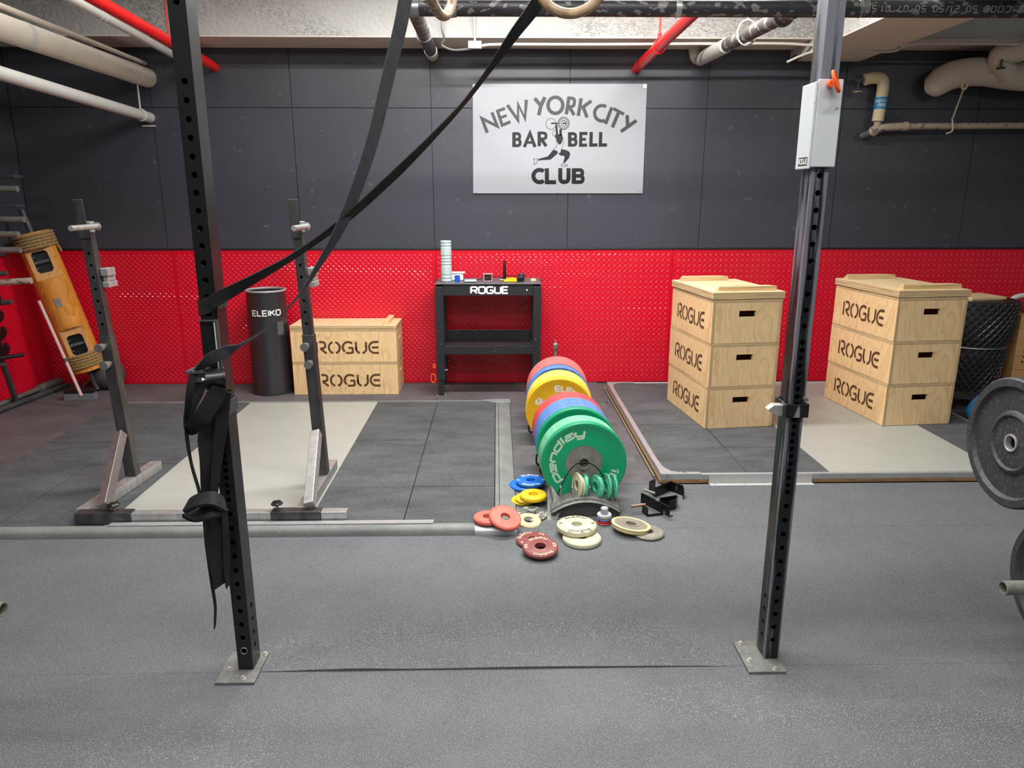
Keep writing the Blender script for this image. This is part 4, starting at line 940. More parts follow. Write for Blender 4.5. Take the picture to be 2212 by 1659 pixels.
# ------------------------------------------------------------------ the sign
sg0 = W(1022, 418, WY-.006); sg1 = W(1388, 418, WY-.006); st0 = W(1021, 181, WY-.006); st1 = W(1398, 181, WY-.006)
sgn = thing('club_sign', 'white rectangular sign with painted lettering and a lifter figure on the black wall', 'sign', tuple((sg0+sg1)/2))
YS = WY-.0105
MB().add([Vector((p.x, YS+dy, p.z)) for dy in (0, .008) for p in (sg0, sg1, st1, st0)], [(0,1,2,3),(7,6,5,4),(0,4,5,1),(1,5,6,2),(2,6,7,3),(3,7,4,0)]).build('board', m_sign, sgn, world=True, bevel=.002)
def SG(zx, zy):
    p = W(1000+zx/5.2667, 160+zy/5.2667, YS-.0008); return (p.x, p.y, p.z)
ink = []
def sline(pl, th): mb = inkm; stroke(mb, [tuple(p) for p in pl], th*(1.1 if th > 20 else 1), SG)
m_inkg = M('faded sign paint', (60, 64, 67), .35)
inkm = MB()
sline([(277,668),(216,505),(392,594),(330,436)], 34); sline([(480,390),(394,421),(446,582),(540,543)], 31); sline([(418,500),(498,470)], 28)
sline([(505,352),(627,525),(628,345),(705,505),(722,292)], 36); sline([(815,275),(888,360),(933,262)], 38); sline([(888,355),(862,468)], 38)
sline(arc(1052,355,84,92,0,360,30), 36); sline([(1207,256),(1176,458)], 36); sline(rnd([(1205,272),(1272,278),(1262,372),(1190,372)], 45), 34); sline([(1212,378),(1266,466)], 36)
sline([(1345,275),(1312,476)], 36); sline([(1462,304),(1345,392)], 36); sline([(1368,372),(1412,493)], 36)
inkm.build('lettering', m_inkg, sgn, world=True)
inkm = MB()
sline(arc(1584,446,86,88,-58,-292,24), 34); sline([(1694,378),(1622,568)], 34); sline([(1712,392),(1832,458)], 32); sline([(1775,428),(1700,606)], 36); sline([(1868,466),(1874,592)], 36); sline([(1975,528),(1798,654)], 36)
inkm.build('lettering', m_inkg, sgn, world=True)
inkm = MB()
def Bz(x0, x1, y0, y1, th):
    m = (y0+y1)/2; h = th/2; sline([(x0+h, y0), (x0+h, y1)], th); r = (y1-y0)*.22
    sline(rnd([(x0+h, y0+h*.85), (x1-h-3, y0+h*.85), (x1-h-3, m-2), (x0+h, m-2)], r), th*.85); sline(rnd([(x0+h, m-2), (x1-h+2, m-2), (x1-h+2, y1-h*.85), (x0+h, y1-h*.85)], r), th*.85)
Bz(563, 667, 662, 830, 36); sline([(698,830),(763,672),(820,830)], 34); sline([(715,778),(805,778)], 26)
sline([(868,655),(868,820)], 34); sline(rnd([(868,670),(945,670),(945,738),(868,738)], 34), 30); sline([(892,742),(948,820)], 34)
Bz(1197, 1303, 662, 825, 36); sline([(1416,676),(1342,676),(1338,810),(1412,808)], 32); sline([(1338,742),(1400,742)], 28)
sline([(1460,660),(1455,808),(1530,806)], 34); sline([(1568,660),(1563,808),(1638,806)], 34)
sline(arc(872,1160,70,70,-48,-312,24), 42)
sline([(955,1072),(955,1230),(1060,1230)], 42); sline(rnd([(1108,1070),(1106,1228),(1200,1228),(1202,1070)], 48), 42); Bz(1240, 1384, 1072, 1248, 44)
inkm.build('lettering', m_ink, sgn, world=True)
# the lifter
inkm = MB()
def spoly(pts): k = len(inkm.v); inkm.v += [Vector(SG(*p)) for p in pts]; inkm.f.append(tuple(range(k, k+len(pts)))); inkm.mi.append(0)
sline(arc(1000,567,57,62,0,360,28), 5); sline(arc(1146,560,62,70,0,360,28), 8); sline(arc(1146,560,48,54,0,360,28), 6); sline(arc(1148,560,28,32,0,360,20), 7)
sline([(1003,560),(1086,560)], 17); sline([(1136,560),(1172,560)], 16); sline([(1062,575),(1072,700)], 22); sline([(1112,625),(1110,700)], 26)
spoly([(1048,690),(1125,685),(1138,725),(1130,770),(1110,800),(1088,800),(1068,765),(1060,735),(1045,720)])
sline(rnd([(1062,720),(1062,780),(1076,812),(1028,858)], 30), 4); sline(rnd([(1138,722),(1150,765),(1138,815),(1118,852)], 30), 4)
sline(arc(1042,672,22,34,40,330,14), 4)
spoly([(1028,860),(1062,868),(1080,888),(1076,906),(1030,945),(998,973),(852,983),(858,966),(966,936),(1000,895)])
spoly([(1118,852),(1175,864),(1212,884),(1221,915),(1206,956),(1158,1012),(1142,1008),(1158,932),(1110,926),(1084,906),(1110,890)])
sline([(856,970),(838,962),(803,965),(816,992),(803,1026),(830,1027),(838,1000),(856,982)], 5); sline([(1142,1010),(1116,1036),(1120,1046),(1168,1052),(1190,1034),(1160,1030),(1156,1014)], 5)
inkm.build('lifter_figure', m_ink, sgn, world=True)
for (a, b, big) in ((135, 140, 1), (2070, 136, 1), (1110, 128, 0), (142, 1352, 0), (1078, 1350, 0), (2012, 1336, 0)):
    p = Vector(SG(a, b)); MB().cyl(p, p+Vector((0, -.003, 0)), .017 if big else .005, 16).build('screw_washer', m_inkw if big else m_gal, sgn, world=True)

# ------------------------------------------------------------------ weight plates
def plate(name, label, r, t_, mats, loc, rot, group, hub=.0, bore=.026, prof=None, texts=(), cat='weight plate', tm=None):
    """local z is the plate's axis, front face at z = t"""
    o = thing(name, label, cat, loc, 0, group, rot)
    if prof is None:
        prof = [(bore, 0), (r-.006, 0), (r, .006), (r, t_-.006), (r-.006, t_), (r*.9, t_), (r*.885, t_-.0018), (max(hub, bore)+r*.16, t_-.0018), (max(hub, bore)+r*.14, t_-.001), (max(hub, bore), t_-.001)]
        if hub: prof = prof[:-1]+[(hub, t_-.001), (hub, t_-.003), (hub, .002), (bore, .002)] if False else prof+[(hub, .004)]+[(bore, .004)]
        prof = prof
    MB().lathe(prof, 56, closed=True).build('disc', mats[0], o, smooth=True)
    if hub: MB().lathe([(bore, .0045), (hub-.0003, .0045), (hub-.0003, t_-.002), (bore+.013, t_-.002), (bore+.012, t_+.001), (bore, t_+.001)], 40, closed=True).build('hub', mats[1], o, smooth=True)
    for (s, rr, h, th, a, inw, mt, kw) in texts:
        b = MB(); text(b, s, h, th, arcfn(rr, a, t_-.0012 if not kw.get('z') else kw['z'], inw), **{k: v for k, v in kw.items() if k != 'z'}); b.build('lettering', mt, o)
    return o
FR = (PI/2, 0, 0)                       # axis turned to face the camera: local z -> -y
# front group on the toast rack: (front y, thickness, material, label, r)
RR = .225; zc = RR+.012
gA = 'coloured bumper plates standing in a row'
def bump(y0, t_, m, label, x=.447, r=RR, hub=.075, texts=(), tilt=0, z=None):
    return plate('bumper_plate', label, r, t_, (m, m_hub), (x, y0+t_, (z or r+.013)), (PI/2+tilt, 0, 0), gA, hub, texts=texts)
bump(3.604, .035, m_bgrn, 'front green bumper plate with pale lettering and steel centre', .452, hub=.098, texts=(('pendlay', .151, .038, .0105, math.radians(155), False, m_gprt, {'sx': 1.38, 'gap': .34, 'slant': .12}), ('10', .15, .036, .010, math.radians(-22), False, m_gprt, {'gap': .5})))
b_ = [('thin chalky green bumper plate directly behind the front green plate', 3.641, .033, m_pgrn), ('chalky green bumper plate, second behind the front green plate', 3.676, .032, m_pgrn), ('chalky green bumper plate, last before the gap behind the front green plate', 3.710, .032, m_pgrn),
      ('darker green bumper plate standing behind a gap, in front of the blue plates', 3.872, .04, m_bgrn), ('blue bumper plate directly behind the darker green plate', 3.914, .058, m_bblu), ('middle blue bumper plate of the front three blues', 3.974, .058, m_bblu), ('rearmost blue bumper plate of the front three blues', 4.034, .06, m_bblu),
      ('red bumper plate directly behind the front three blue plates', 4.097, .066, m_bred), ('rear red bumper plate of the front row group', 4.165, .066, m_bred)]
for i, (lb, y, t_, m) in enumerate(b_): bump(y, t_, m, lb, .447-.002*i, hub=.06)
b_ = [('front yellow bumper plate with white lettering, behind the front group', 4.575, .06, m_byel), ('chalky yellow bumper plate, second of the yellows', 4.638, .06, m_byelp), ('chalky yellow bumper plate, third of the yellows', 4.70, .06, m_byelp), ('rearmost chalky yellow bumper plate', 4.762, .06, m_byelp),
      ('single blue bumper plate between the yellow and the far red plates', 4.90, .085, m_bblu), ('far red bumper plate directly behind the single blue plate', 5.03, .075, m_bredd), ('far red bumper plate second behind the single blue plate', 5.107, .075, m_bredd), ('rearmost far red bumper plate near the wall', 5.184, .07, m_bredd)]
for i, (lb, y, t_, m) in enumerate(b_):
    tx_ = ()
    if i == 0: tx_ = (('ELEIKO', .135, .034, .0105, math.radians(62), False, m_inkw, {'gap': .25}), ('15', .165, .04, .012, math.radians(152), True, m_inkw, {'gap': .3}), ('ELEIKO', .155, .034, .0105, math.radians(250), True, m_inkw, {'gap': .25}))
    bump(y, t_, m, lb, .402+.005*i, r=.222, hub=.07, texts=tx_)
rk = thing('plate_rack', 'long low black plate rack under the row of coloured bumper plates', 'rack', (.43, 4.5, 0))
for x in (.36, .52): MB().box((x-.012, 3.62, .001), (x+.012, 5.32, .011)).build('rail', m_blk, rk, world=True, bevel=.002)
for (x, y) in ((.235, 4.2), (.25, 4.05), (.65, 4.2), (.215, 4.84), (.62, 4.84)): MB().tube(smoothpts([(x, y, .075), (x+(.0 if x < .4 else -.0), y, .02), (x+(.03 if x < .4 else -.03), y, .0065), (.44, y, .0065)], 5), .0055, 8).build('side_arm', m_blk, rk, world=True, smooth=True)
hp = W(1200, 742, 5.4)
MB().cyl((hp.x, 5.4, .01), (hp.x, 5.4, hp.z-.03), .012, 12).cyl((hp.x, 5.4, .002), (.36, 5.3, .008), .01, 8).build('handle_post', m_hub, rk, world=True, smooth=True)
MB().lathe([(0, 0), (.015, 0), (.02, .02), (.02, .045), (.008, .055), (.006, .075), (0, .078)], 16, Matrix.Translation((hp.x, 5.4, hp.z-.05))).build('handle_grip', m_hub, rk, world=True, smooth=True)
# arched plate caddy in front with wire loop and dividers
ky = 3.44
kd = thing('plate_caddy', 'arched grey metal caddy with wire handle holding small plates before the green plate', 'caddy', (.47, 3.5, 0))
L0 = W(1190, 1112, ky).x; L1 = W(1343, 1108, ky).x; wx = (L1-L0)/2; cxk = (L0+L1)/2; zt2 = W(1265, 1084, ky).z
def archz(u): return .028+(zt2-.028)*(1-u*u)
pts = [(-1+2*i/24) for i in range(25)]
v = []; f_ = []
for i, u in enumerate(pts):
    for (y, dz) in ((ky, 0), (ky+.02, .0), (ky+.022, .012), (ky+.09, .016), (ky+.15, .004)): v.append((cxk+u*wx, y, archz(u)+dz))
for i in range(24):
    for j in range(4): a = i*5+j; f_.append((a, a+1, a+6, a+5))
o = MB().add(v, f_).build('arched_shell', m_dust, kd, world=True, smooth=True)
so = o.modifiers.new('solid', 'SOLIDIFY'); so.thickness = .006
v = [(cxk+u*wx*.97, ky+.03, archz(u)-.004) for u in pts]+[(cxk+u*wx*.97, ky+.03, .001) for u in pts]
MB().add(v+[(x, y+.006, z) for x, y, z in v], [(i, i+1, 26+i, 25+i) for i in range(24)]+[(50+25+i, 50+26+i, 50+i+1, 50+i) for i in range(24)]).build('apron', M('dull grey sheet', (84, 84, 84), .4, .3, var=.2, vs=10), kd, world=True)
MB().add([(L0-.02, ky-.02, .0), (L0+.03, ky-.005, .0), (L0+.075, ky+.05, .055), (L0+.01, ky+.16, .12), (L0-.005, ky+.2, .10)], [(0,1,2,3,4)]).build('side_wing', m_dust, kd, world=True).modifiers.new('s', 'SOLIDIFY').thickness = .005
wl2 = smoothpts([W(1204, 1068, ky+.08), W(1222, 1030, ky+.09), W(1240, 1006, ky+.1), W(1262, 998, ky+.1), W(1284, 1006, ky+.1), W(1300, 1024, ky+.1), W(1322, 1060, ky+.1), W(1330, 1085, ky+.1)], 8)
MB().tube(wl2, .0035, 8).build('wire_handle', m_strapd, kd, world=True, smooth=True)
for px in (1213, 1238, 1276, 1299, 1323):
    a = W(px, 1088 if px < 1230 else 1086, ky+.03); b = W(px-2, 1052, ky+.05)
    MB().tube([(a.x, ky+.035, archz(0)*.9), (b.x, ky+.045, b.z), (b.x, ky+.06, b.z+.004), (b.x, ky+.085, b.z-.004), (a.x, ky+.095, archz(0)*.9)], .0032, 8).build('divider_wire', m_gal, kd, world=True, smooth=True)
cgp = 'small plates standing in the caddy'
for (px, py, r, t_, m, yaw_, lb) in ((1249, 1048, .068, .010, m_ccrm, -74, 'cream small plate at the left end of the caddy'), (1256, 1051, .062, .012, m_ccrm, -75, 'second cream small plate leaning behind the first in the caddy'), (1268, 1050, .062, .022, m_cgrn, -88, 'teal small plate edge on beside the cream plates'),
                                  (1293, 1051, .062, .022, m_cgrn, -66, 'thick teal small plate in the middle of the caddy'), (1312, 1050, .068, .012, m_cgrn, -75, 'chalky teal small plate right of the middle of the caddy'), (1326, 1052, .066, .012, m_cgrn, -77, 'chalky teal small plate at the right end of the caddy')):
    c = W(px, py, ky+.09)
    ya = math.radians(yaw_)
    plate('change_plate', lb, r, t_, (m, m_hub), tuple(c), (math.radians(86), 0, ya+0), cgp)
# loose small plates on the floor, seen from above
def loose(label, px, py, rpx, r, t_, m, z=0.0, tilt=(0, 0), rz=0, texts=(), hub=0, bore=.026, prof=None, grp='small plates lying on the floor round the caddy', m2=None):
    c = F(px, py, z+t_)
    return plate('change_plate', label, r, t_, (m, m2 or m_hub), (c.x, c.y, z), (math.radians(tilt[0]), math.radians(tilt[1]), rz), grp, hub, bore, prof, texts)
TW = (('ELEIKO', .066, .016, .0048, PI/2, False, m_inkw, {'gap': .3}), ('ELEIKO', .066, .016, .0048, -PI/2, False, m_inkw, {'gap': .3}), ('0', .066, .012, .004, 0, False, m_inkw, {}), ('0', .066, .012, .004, PI, False, m_inkw, {}))
loose('lower blue small plate left of the green bumper plate', 1131, 1044, 0, .082, .022, m_cblu)
loose('upper blue small plate with white lettering, on the other blue plate', 1146, 1036, 0, .082, .022, m_cblu, .0225, texts=TW)
loose('bottom yellow small plate of the slid stack of three', 1131, 1077, 0, .066, .017, m_cyel)
loose('middle yellow small plate of the slid stack of three', 1139, 1073, 0, .066, .017, m_cyel, .0175)
loose('top yellow small plate of the slid stack of three', 1152, 1066, 0, .072, .026, m_cyel, .035)
loose('chipped dark grey small plate half hidden behind the tan plate', 1148, 1107, 0, .085, .016, M('chipped grey paint', (92, 96, 90), .5, var=.2, vs=30, fleck=.8, fs=40, fcol=(180, 178, 165), fth=.58))
loose('flat coral small plate furthest left of the scattered plates', 1054, 1114, 0, .072, .024, m_cpnk, .044)
loose('coral small plate tilted on the flat coral plate', 1090, 1113, 0, .080, .022, m_cpnk, .062, (20, 14), bore=.024)
loose('tan small plate between the coral plates and the chipped grey plate', 1142, 1121, 0, .062, .018, m_ctan, .001, (10, 4))
TM = (('ELEIKO', .062, .015, .0034, PI/2+.1, False, m_prtc, {'gap': .3}), ('ELEIKO', .062, .015, .0034, -PI/2+.2, False, m_prtc, {'gap': .3}), ('2.5', .062, .012, .003, .15, False, m_prtc, {}), ('2.5', .062, .012, .003, PI, False, m_prtc, {}))
loose('lower maroon small plate partly covered, front of the scattered plates', 1152, 1163, 0, .082, .02, m_cmar, texts=TM, rz=.7)
loose('upper maroon small plate with cream lettering nearest the camera', 1167, 1178, 0, .083, .022, m_cmar, .0215, (7, 0), texts=TM)
loose('lower pale cream plate of the larger cream pair', 1257, 1158, 0, .092, .026, m_ccrm)
TC = (('ELEIKO', .074, .018, .005, PI/2, False, m_print, {'gap': .3}), ('ELEIKO', .074, .018, .005, -PI/2+.1, False, m_print, {'gap': .3}), ('5', .074, .015, .005, .1, False, m_print, {}), ('5', .074, .015, .005, PI-.1, False, m_print, {}))
loose('upper pale cream plate with black lettering, on the larger cream pair', 1246, 1131, 0, .097, .03, m_ccrm, .0265, texts=TC)
loose('worn dark grey plate under the tan edged plate at right', 1400, 1147, 0, .078, .018, m_cgry, m2=m_hub)
pt = [(.026, 0), (.088, 0), (.092, .005), (.092, .022), (.087, .027), (.026, .027)]
loose('grey faced plate with tan rim leaning on another at right', 1362, 1131, 0, .092, .026, m_ctan, .012, (-4, 7), hub=.082, m2=m_cgry)
# tiny fractional plates with a capped stub
fx = F(1305, 1122, .02)
for i, (m, lb) in enumerate(((m_bred, 'bottom red tiny plate of the little stack behind the cream pair'), (M('tiny red plate', (190, 40, 46), .5), 'second red tiny plate of the little stack'), (m_bblu, 'blue tiny plate of the little stack'), (m_ccrm, 'cream tiny plate of the little stack'), (m_uhmw, 'white tiny plate on top of the little stack'))):
    plate('fractional_plate', lb, .036-.001*(i % 2), .0105, (m, m_hub), (fx.x+.001*(i % 2), fx.y+.0, .0105*i+.0002*i), (0, 0, 0), 'tiny plates in the little stack', bore=.014)
cpz = thing('collar_stub', 'short pale metal stub standing through the little stack of tiny plates', 'stub', (fx.x, fx.y, 0))
MB().lathe([(0, .001), (.0135, .001), (.0135, .0525), (.02, .0545), (.02, .082), (.017, .085), (0, .085)], 24).build('stub', m_alu, cpz, smooth=True)
MB().lathe([(0, .0852), (.012, .0852), (.012, .0862), (0, .0862)], 20).build('cap', m_steelw, cpz, smooth=True)

# ------------------------------------------------------------------ two black J brackets on the floor
def strip(pts, z0, z1, th=.006):
    mb = MB(); n = len(pts)
    for i in range(n-1):
        a = Vector((*pts[i], 0)); b = Vector((*pts[i+1], 0)); d = (b-a).normalized(); a -= d*th*.4; b += d*th*.4
        mb.beam(a+Vector((0, 0, (z0+z1)/2)), b+Vector((0, 0, (z0+z1)/2)), th, z1-z0)
    return mb
g2 = lambda px, py: tuple(F(px, py, 0).xy)
BR = 'black steel J brackets lying on the floor'
j1 = thing('j_bracket', 'black steel J bracket lying nearer the framed platform corner', 'bracket', (*g2(1420, 1068), 0), group=BR)
strip([g2(1403, 1058), g2(1414, 1052)], .001, .05).build('end_plate', m_brkt, j1, world=True)
strip([g2(1403, 1064), g2(1416, 1074), g2(1448, 1060), g2(1474, 1070)], .001, .058).build('hook_plate', m_brkt, j1, world=True, bevel=.001)
strip([g2(1476, 1070), g2(1476, 1078)], .001, .045).build('lip', m_brkt, j1, world=True)
a = W(1390, 1052, F(1403, 1066).y); MB().cyl(F(1391, 1058, .03), F(1415, 1066, .032), .0075, 12).build('pin', m_hub, j1, world=True, smooth=True)
j2 = thing('j_bracket', 'black steel J bracket lying nearer the camera beside the tan rimmed plate', 'bracket', (*g2(1420, 1100), 0), group=BR)
a = F(1385, 1090); b = F(1445, 1121)
strip([a.xy, b.xy], .012, .068).build('web_plate', m_brkt, j2, world=True, bevel=.001)
strip([g2(1462, 1092), g2(1458, 1100), g2(1446, 1103), ], .001, .054).build('hook_plate', m_brkt, j2, world=True, bevel=.001)
strip([g2(1460, 1090), g2(1425, 1096)], .001, .055).build('hook_plate', m_brkt, j2, world=True, bevel=.001)
strip([g2(1388, 1107), g2(1398, 1115)], .001, .045).build('end_plate', m_brkt, j2, world=True)
strip([g2(1399, 1115.5), g2(1430, 1112)], .001, .009, .012).build('foot_bar', m_brkt, j2, world=True)
MB().cyl(F(1363, 1094, .04), F(1394, 1090, .045), .0075, 12).build('pin', M('rusty pin', (150, 118, 104), .4, .6), j2, world=True, smooth=True)
MB().cyl(F(1445, 1116, .02), F(1453, 1114, .02), .004, 8).build('stud', m_blk, j2, world=True)

# ------------------------------------------------------------------ plates and pegs at the picture edges
def ximg(x, y, z):
    c, s_ = math.cos(-YAW), math.sin(-YAW); X = c*x-s_*y; Y = s_*x+c*y; Z = z-CAMH
    d = Y*math.cos(PITCH)-Z*math.sin(PITCH); u = Y*math.sin(PITCH)+Z*math.cos(PITCH); return 1106+FPX*X/d, 829.5-FPX*u/d
sr = thing('storage_upright', 'plate storage post beyond the right edge carrying pegs', 'storage rack', (2.15, 2.15, 0))
MB().box((2.12, 2.29, 0), (2.196, 2.37, 2.4)).build('post', m_blk, sr, world=True, bevel=.003)
MB().box((1.99, 1.90, 0), (2.066, 1.98, 1.2)).build('post', m_blk, sr, world=True, bevel=.003)
MB().box((1.99, 1.981, .02), (2.066, 2.289, .08)).build('foot_bar', m_blk, sr, world=True, bevel=.003)
MB().cyl((2.119, 2.33, .79), (1.80, 2.33, .79), .0235, 20).build('peg', m_hub, sr, world=True, smooth=True)
pr2 = MB(); pe = W(2166, 1270, 1.94)
def pipe_open(p0, p1, ro, ri, n=24):
    p0 = Vector(p0); p1 = Vector(p1); d = (p1-p0).normalized(); a = d.cross(Vector((0, 0, 1))).normalized(); b = d.cross(a); L = (p1-p0).length
    mb = MB(); m = Matrix((( a.x, b.x, d.x, p0.x), (a.y, b.y, d.y, p0.y), (a.z, b.z, d.z, p0.z), (0, 0, 0, 1)))
    mb.lathe([(ri, 0), (ro, 0), (ro, L), (ri, L)], n, m, closed=True); return mb
pipe_open((pe.x, 1.94, pe.z), (1.989, 1.94, pe.z), .0215, .017).build('peg', m_hub, sr, world=True, smooth=True)
bpz = W(2182, 957, 2.33); RYP = (0, -PI/2, 0)
prof = [(.026, .0), (.218, 0), (.225, .006), (.225, .052), (.219, .058), (.195, .058), (.186, .044), (.112, .042), (.104, .05), (.095, .052), (.088, .044), (.03, .046), (.026, .046)]
p_ = plate('bumper_plate', 'large dusty black bumper plate facing inward at the right edge', .225, .058, (m_bktire,), (bpz.x+.05, 2.33, bpz.z), RYP, 'black bumper plates at the right edge', prof=prof)
MB().lathe([(.0262, .03), (.031, .045), (.031, .0505), (.027, .052), (.0235, .05), (.0235, .03)], 30, closed=True).build('bore_ring', m_chrome, p_, smooth=True)
p_ = plate('bumper_plate', 'black bumper plate low at the right edge behind the open pipe peg', .21, .05, (m_bktire,), (pe.x+.225, 1.94, pe.z), RYP, 'black bumper plates at the right edge', prof=[(a*.93, b) for a, b in prof])
print('plate edge px', ximg(bpz.x, 2.33+.2, bpz.z), ximg(bpz.x, 2.33, bpz.z+.225), ximg(bpz.x, 2.33, bpz.z-.225), 'low', ximg(pe.x+.17, 1.94+.2, pe.z))
sl = thing('storage_upright', 'plate storage post beyond the left edge carrying an open pipe peg', 'storage rack', (-2.1, 1.9, 0))
pe = W(8, 1316, 1.9); MB().box((-2.1, 1.86, 0), (-2.02, 1.94, 2.4)).build('post', m_blk, sl, world=True, bevel=.003)
pipe_open((pe.x, 1.9, pe.z), (-2.019, 1.9, pe.z), .0215, .017).build('peg', m_hub, sl, world=True, smooth=True)
b_ = MB(); b_.lathe([(0, 0), (.05, .0), (.09, .04), (.1, .09), (.07, .15), (.03, .2), (0, .21)], 24); q = b_.build('blue_bag', m_sky, None, smooth=True); tag(q, 'bright blue bag on the floor half hidden behind the large black plate', 'bag'); v_ = F(2112, 912); q.location = (v_.x, v_.y, 0)
q.scale = (.9, .9, 1.0)

# ------------------------------------------------------------------ far right corner
tr = thing('rolled_mat', 'black rubber lattice mat rolled upright beside the tall stack furthest right', 'rolled mat', (3.875, 5.78, 0))
mb = MB(); n = 44; lv = 26; r0, r1, hh = .225, .29, .80
for j in range(lv):
    z = hh*j/(lv-1)
    for i in range(n):
        a = 2*PI*i/n; r = r0+(r1-r0)*(z/hh)**1.5-.02*g(z, .42, .03); mb.v.append(Vector((r*math.cos(a), r*math.sin(a)*.9, z)))
for j in range(lv-1):
    for i in range(n): mb.f.append((j*n+i, j*n+(i+1) % n, (j+1)*n+(i+1) % n, (j+1)*n+i)); mb.mi.append(0)
mb.f.append(tuple((lv-1)*n+i for i in range(n))); mb.mi.append(0)
mb.build('roll_core', m_mesh, tr, smooth=True)
lt = MB()
for sgn_ in (1, -1):
    for k in range(30):
        pts = []
        for j in range(14):
            z = .01+(hh-.02)*j/13; a = 2*PI*k/30+sgn_*z*3.0; r = r0+(r1-r0)*(z/hh)**1.5-.02*g(z, .42, .03)+.004; pts.append((r*math.cos(a), r*math.sin(a)*.9, z))
        lt.tube(pts, .009, 5)
tag(lt.build('lattice', M('lattice rubber', (44, 44, 46), .45), tr, smooth=True), kind='stuff')
MB().tube([((.245)*math.cos(2*PI*i/32), .245*.9*math.sin(2*PI*i/32), .43) for i in range(32)], .008, 8, closed=True).build('binding_wire', m_gal, tr, smooth=True)
w2 = thing('ply_sheet', 'small plywood sheet laid on top of the rolled rubber mat', 'board', (3.85, 5.77, hh+.0005), .15)
MB().box((-.15, -.13, .012), (.15, .13, .03)).build('sheet', m_plyt, w2); MB().box((-.15, -.12, 0), (.13, .12, .0118)).build('sheet', m_pez, w2)
pgb = thing('peg_column', 'pale wooden peg column with drilled holes beyond the rolled mat', 'column', (4.30, 5.72, 0))
for i in range(6): MB().box((-.13, -.05, .01+i*.113), (.3, .05, .121+i*.113)).build('block', m_oak, pgb, bevel=.002)
for i in range(7): z = .62-.043*i-(.06 if i > 2 else 0); MB().cyl((-.06+.004*(i % 3), -.0505, z), (-.06+.004*(i % 3), -.046, z), .009, 10).build('hole_shade_disc', m_dark, pgb)  # solid dark discs; the shade inside the holes is put into their colour
chp = thing('padded_stool', 'dark red padded seat with pale frame behind the peg column at the right edge', 'stool', (4.42, 5.98, 0))
MB().tube(smoothpts([(-.16, 0, .0), (-.16, 0, .62), (-.13, 0, .76), (-.02, 0, .8), (.2, 0, .8)], 6), .022, 12).build('frame', m_whtp, chp, smooth=True)
MB().box((-.11, -.03, .56), (.25, .03, .74)).build('pad', M('dark red vinyl', (120, 30, 36), .45), chp, bevel=.02, seg=4)
tp = thing('steel_channel', 'short dark steel channel on the floor behind the tall stack furthest right', 'steel channel', (3.72, 5.38, .021), -.2)
MB().box((-.2, -.11, .075), (.12, .11, .083)).build('flange', m_wrack, tp); MB().box((-.2, -.11, .0), (.12, .11, .006)).build('flange', m_wrack, tp); MB().box((-.01, -.1, .0065), (0, .1, .0745)).box((.05, -.1, .0065), (.06, .1, .0745)).box((-.19, -.1, .0065), (-.18, .1, .0745)).build('web', m_blk, tp)
for (x0_, x1_, y_, lb) in ((3.42, 5.0, 5.2, 'dark mat strip'),):
    MB().box((3.4, 4.3, 0), (5.1, 5.3, .02)).build('rubber_mat', m_tile, fl_)

# ------------------------------------------------------------------ log, broom, bar and ball in the left corner
A = Vector((-3.385, 6.03, .02)); B = W(46, 452, 5.93); ax = (B-A); Ltot = ax.length; ax.normalize()
lg = thing('strongman_log', 'varnished round timber log with rope wound ends leaning in the left corner', 'log', tuple(A))
def onax(px, py):
    # the point of the log's axis seen nearest to this picture point
    best = min(((ximg(*(A+ax*t))[1]-py)**2, t) for t in [Ltot*i/400 for i in range(401)]); return best[1]
tb0, tb1 = onax(0, 797), onax(0, 503); R_log = .128
zax = ax; xax = Vector((0, 1, 0)).cross(zax).normalized(); xax = xax if xax.x > 0 else -xax; yax = zax.cross(xax); 
front = Vector((.46, -.88, 0)); fx_ = (front-zax*front.dot(zax)).normalized(); sx_ = zax.cross(fx_)
ML = Matrix(((sx_.x, -fx_.x, zax.x, A.x), (sx_.y, -fx_.y, zax.y, A.y), (sx_.z, -fx_.z, zax.z, A.z), (0, 0, 0, 1)))   # local: x side, -y faces us, z along
def cutter(mb): 
    me = bpy.data.meshes.new('c'); me.from_pydata([tuple(v) for v in mb.v], [], mb.f); bm = bmesh.new(); bm.from_mesh(me); bmesh.ops.recalc_face_normals(bm, faces=bm.faces); bm.to_mesh(me); bm.free()
    o = bpy.data.objects.new('c', me); C.objects.link(o); return o
body = MB(); body.cyl((0, 0, tb0), (0, 0, tb1), R_log, 72); 
bo = body.build('log_body', m_log)
bo.data.materials.append(m_logc)
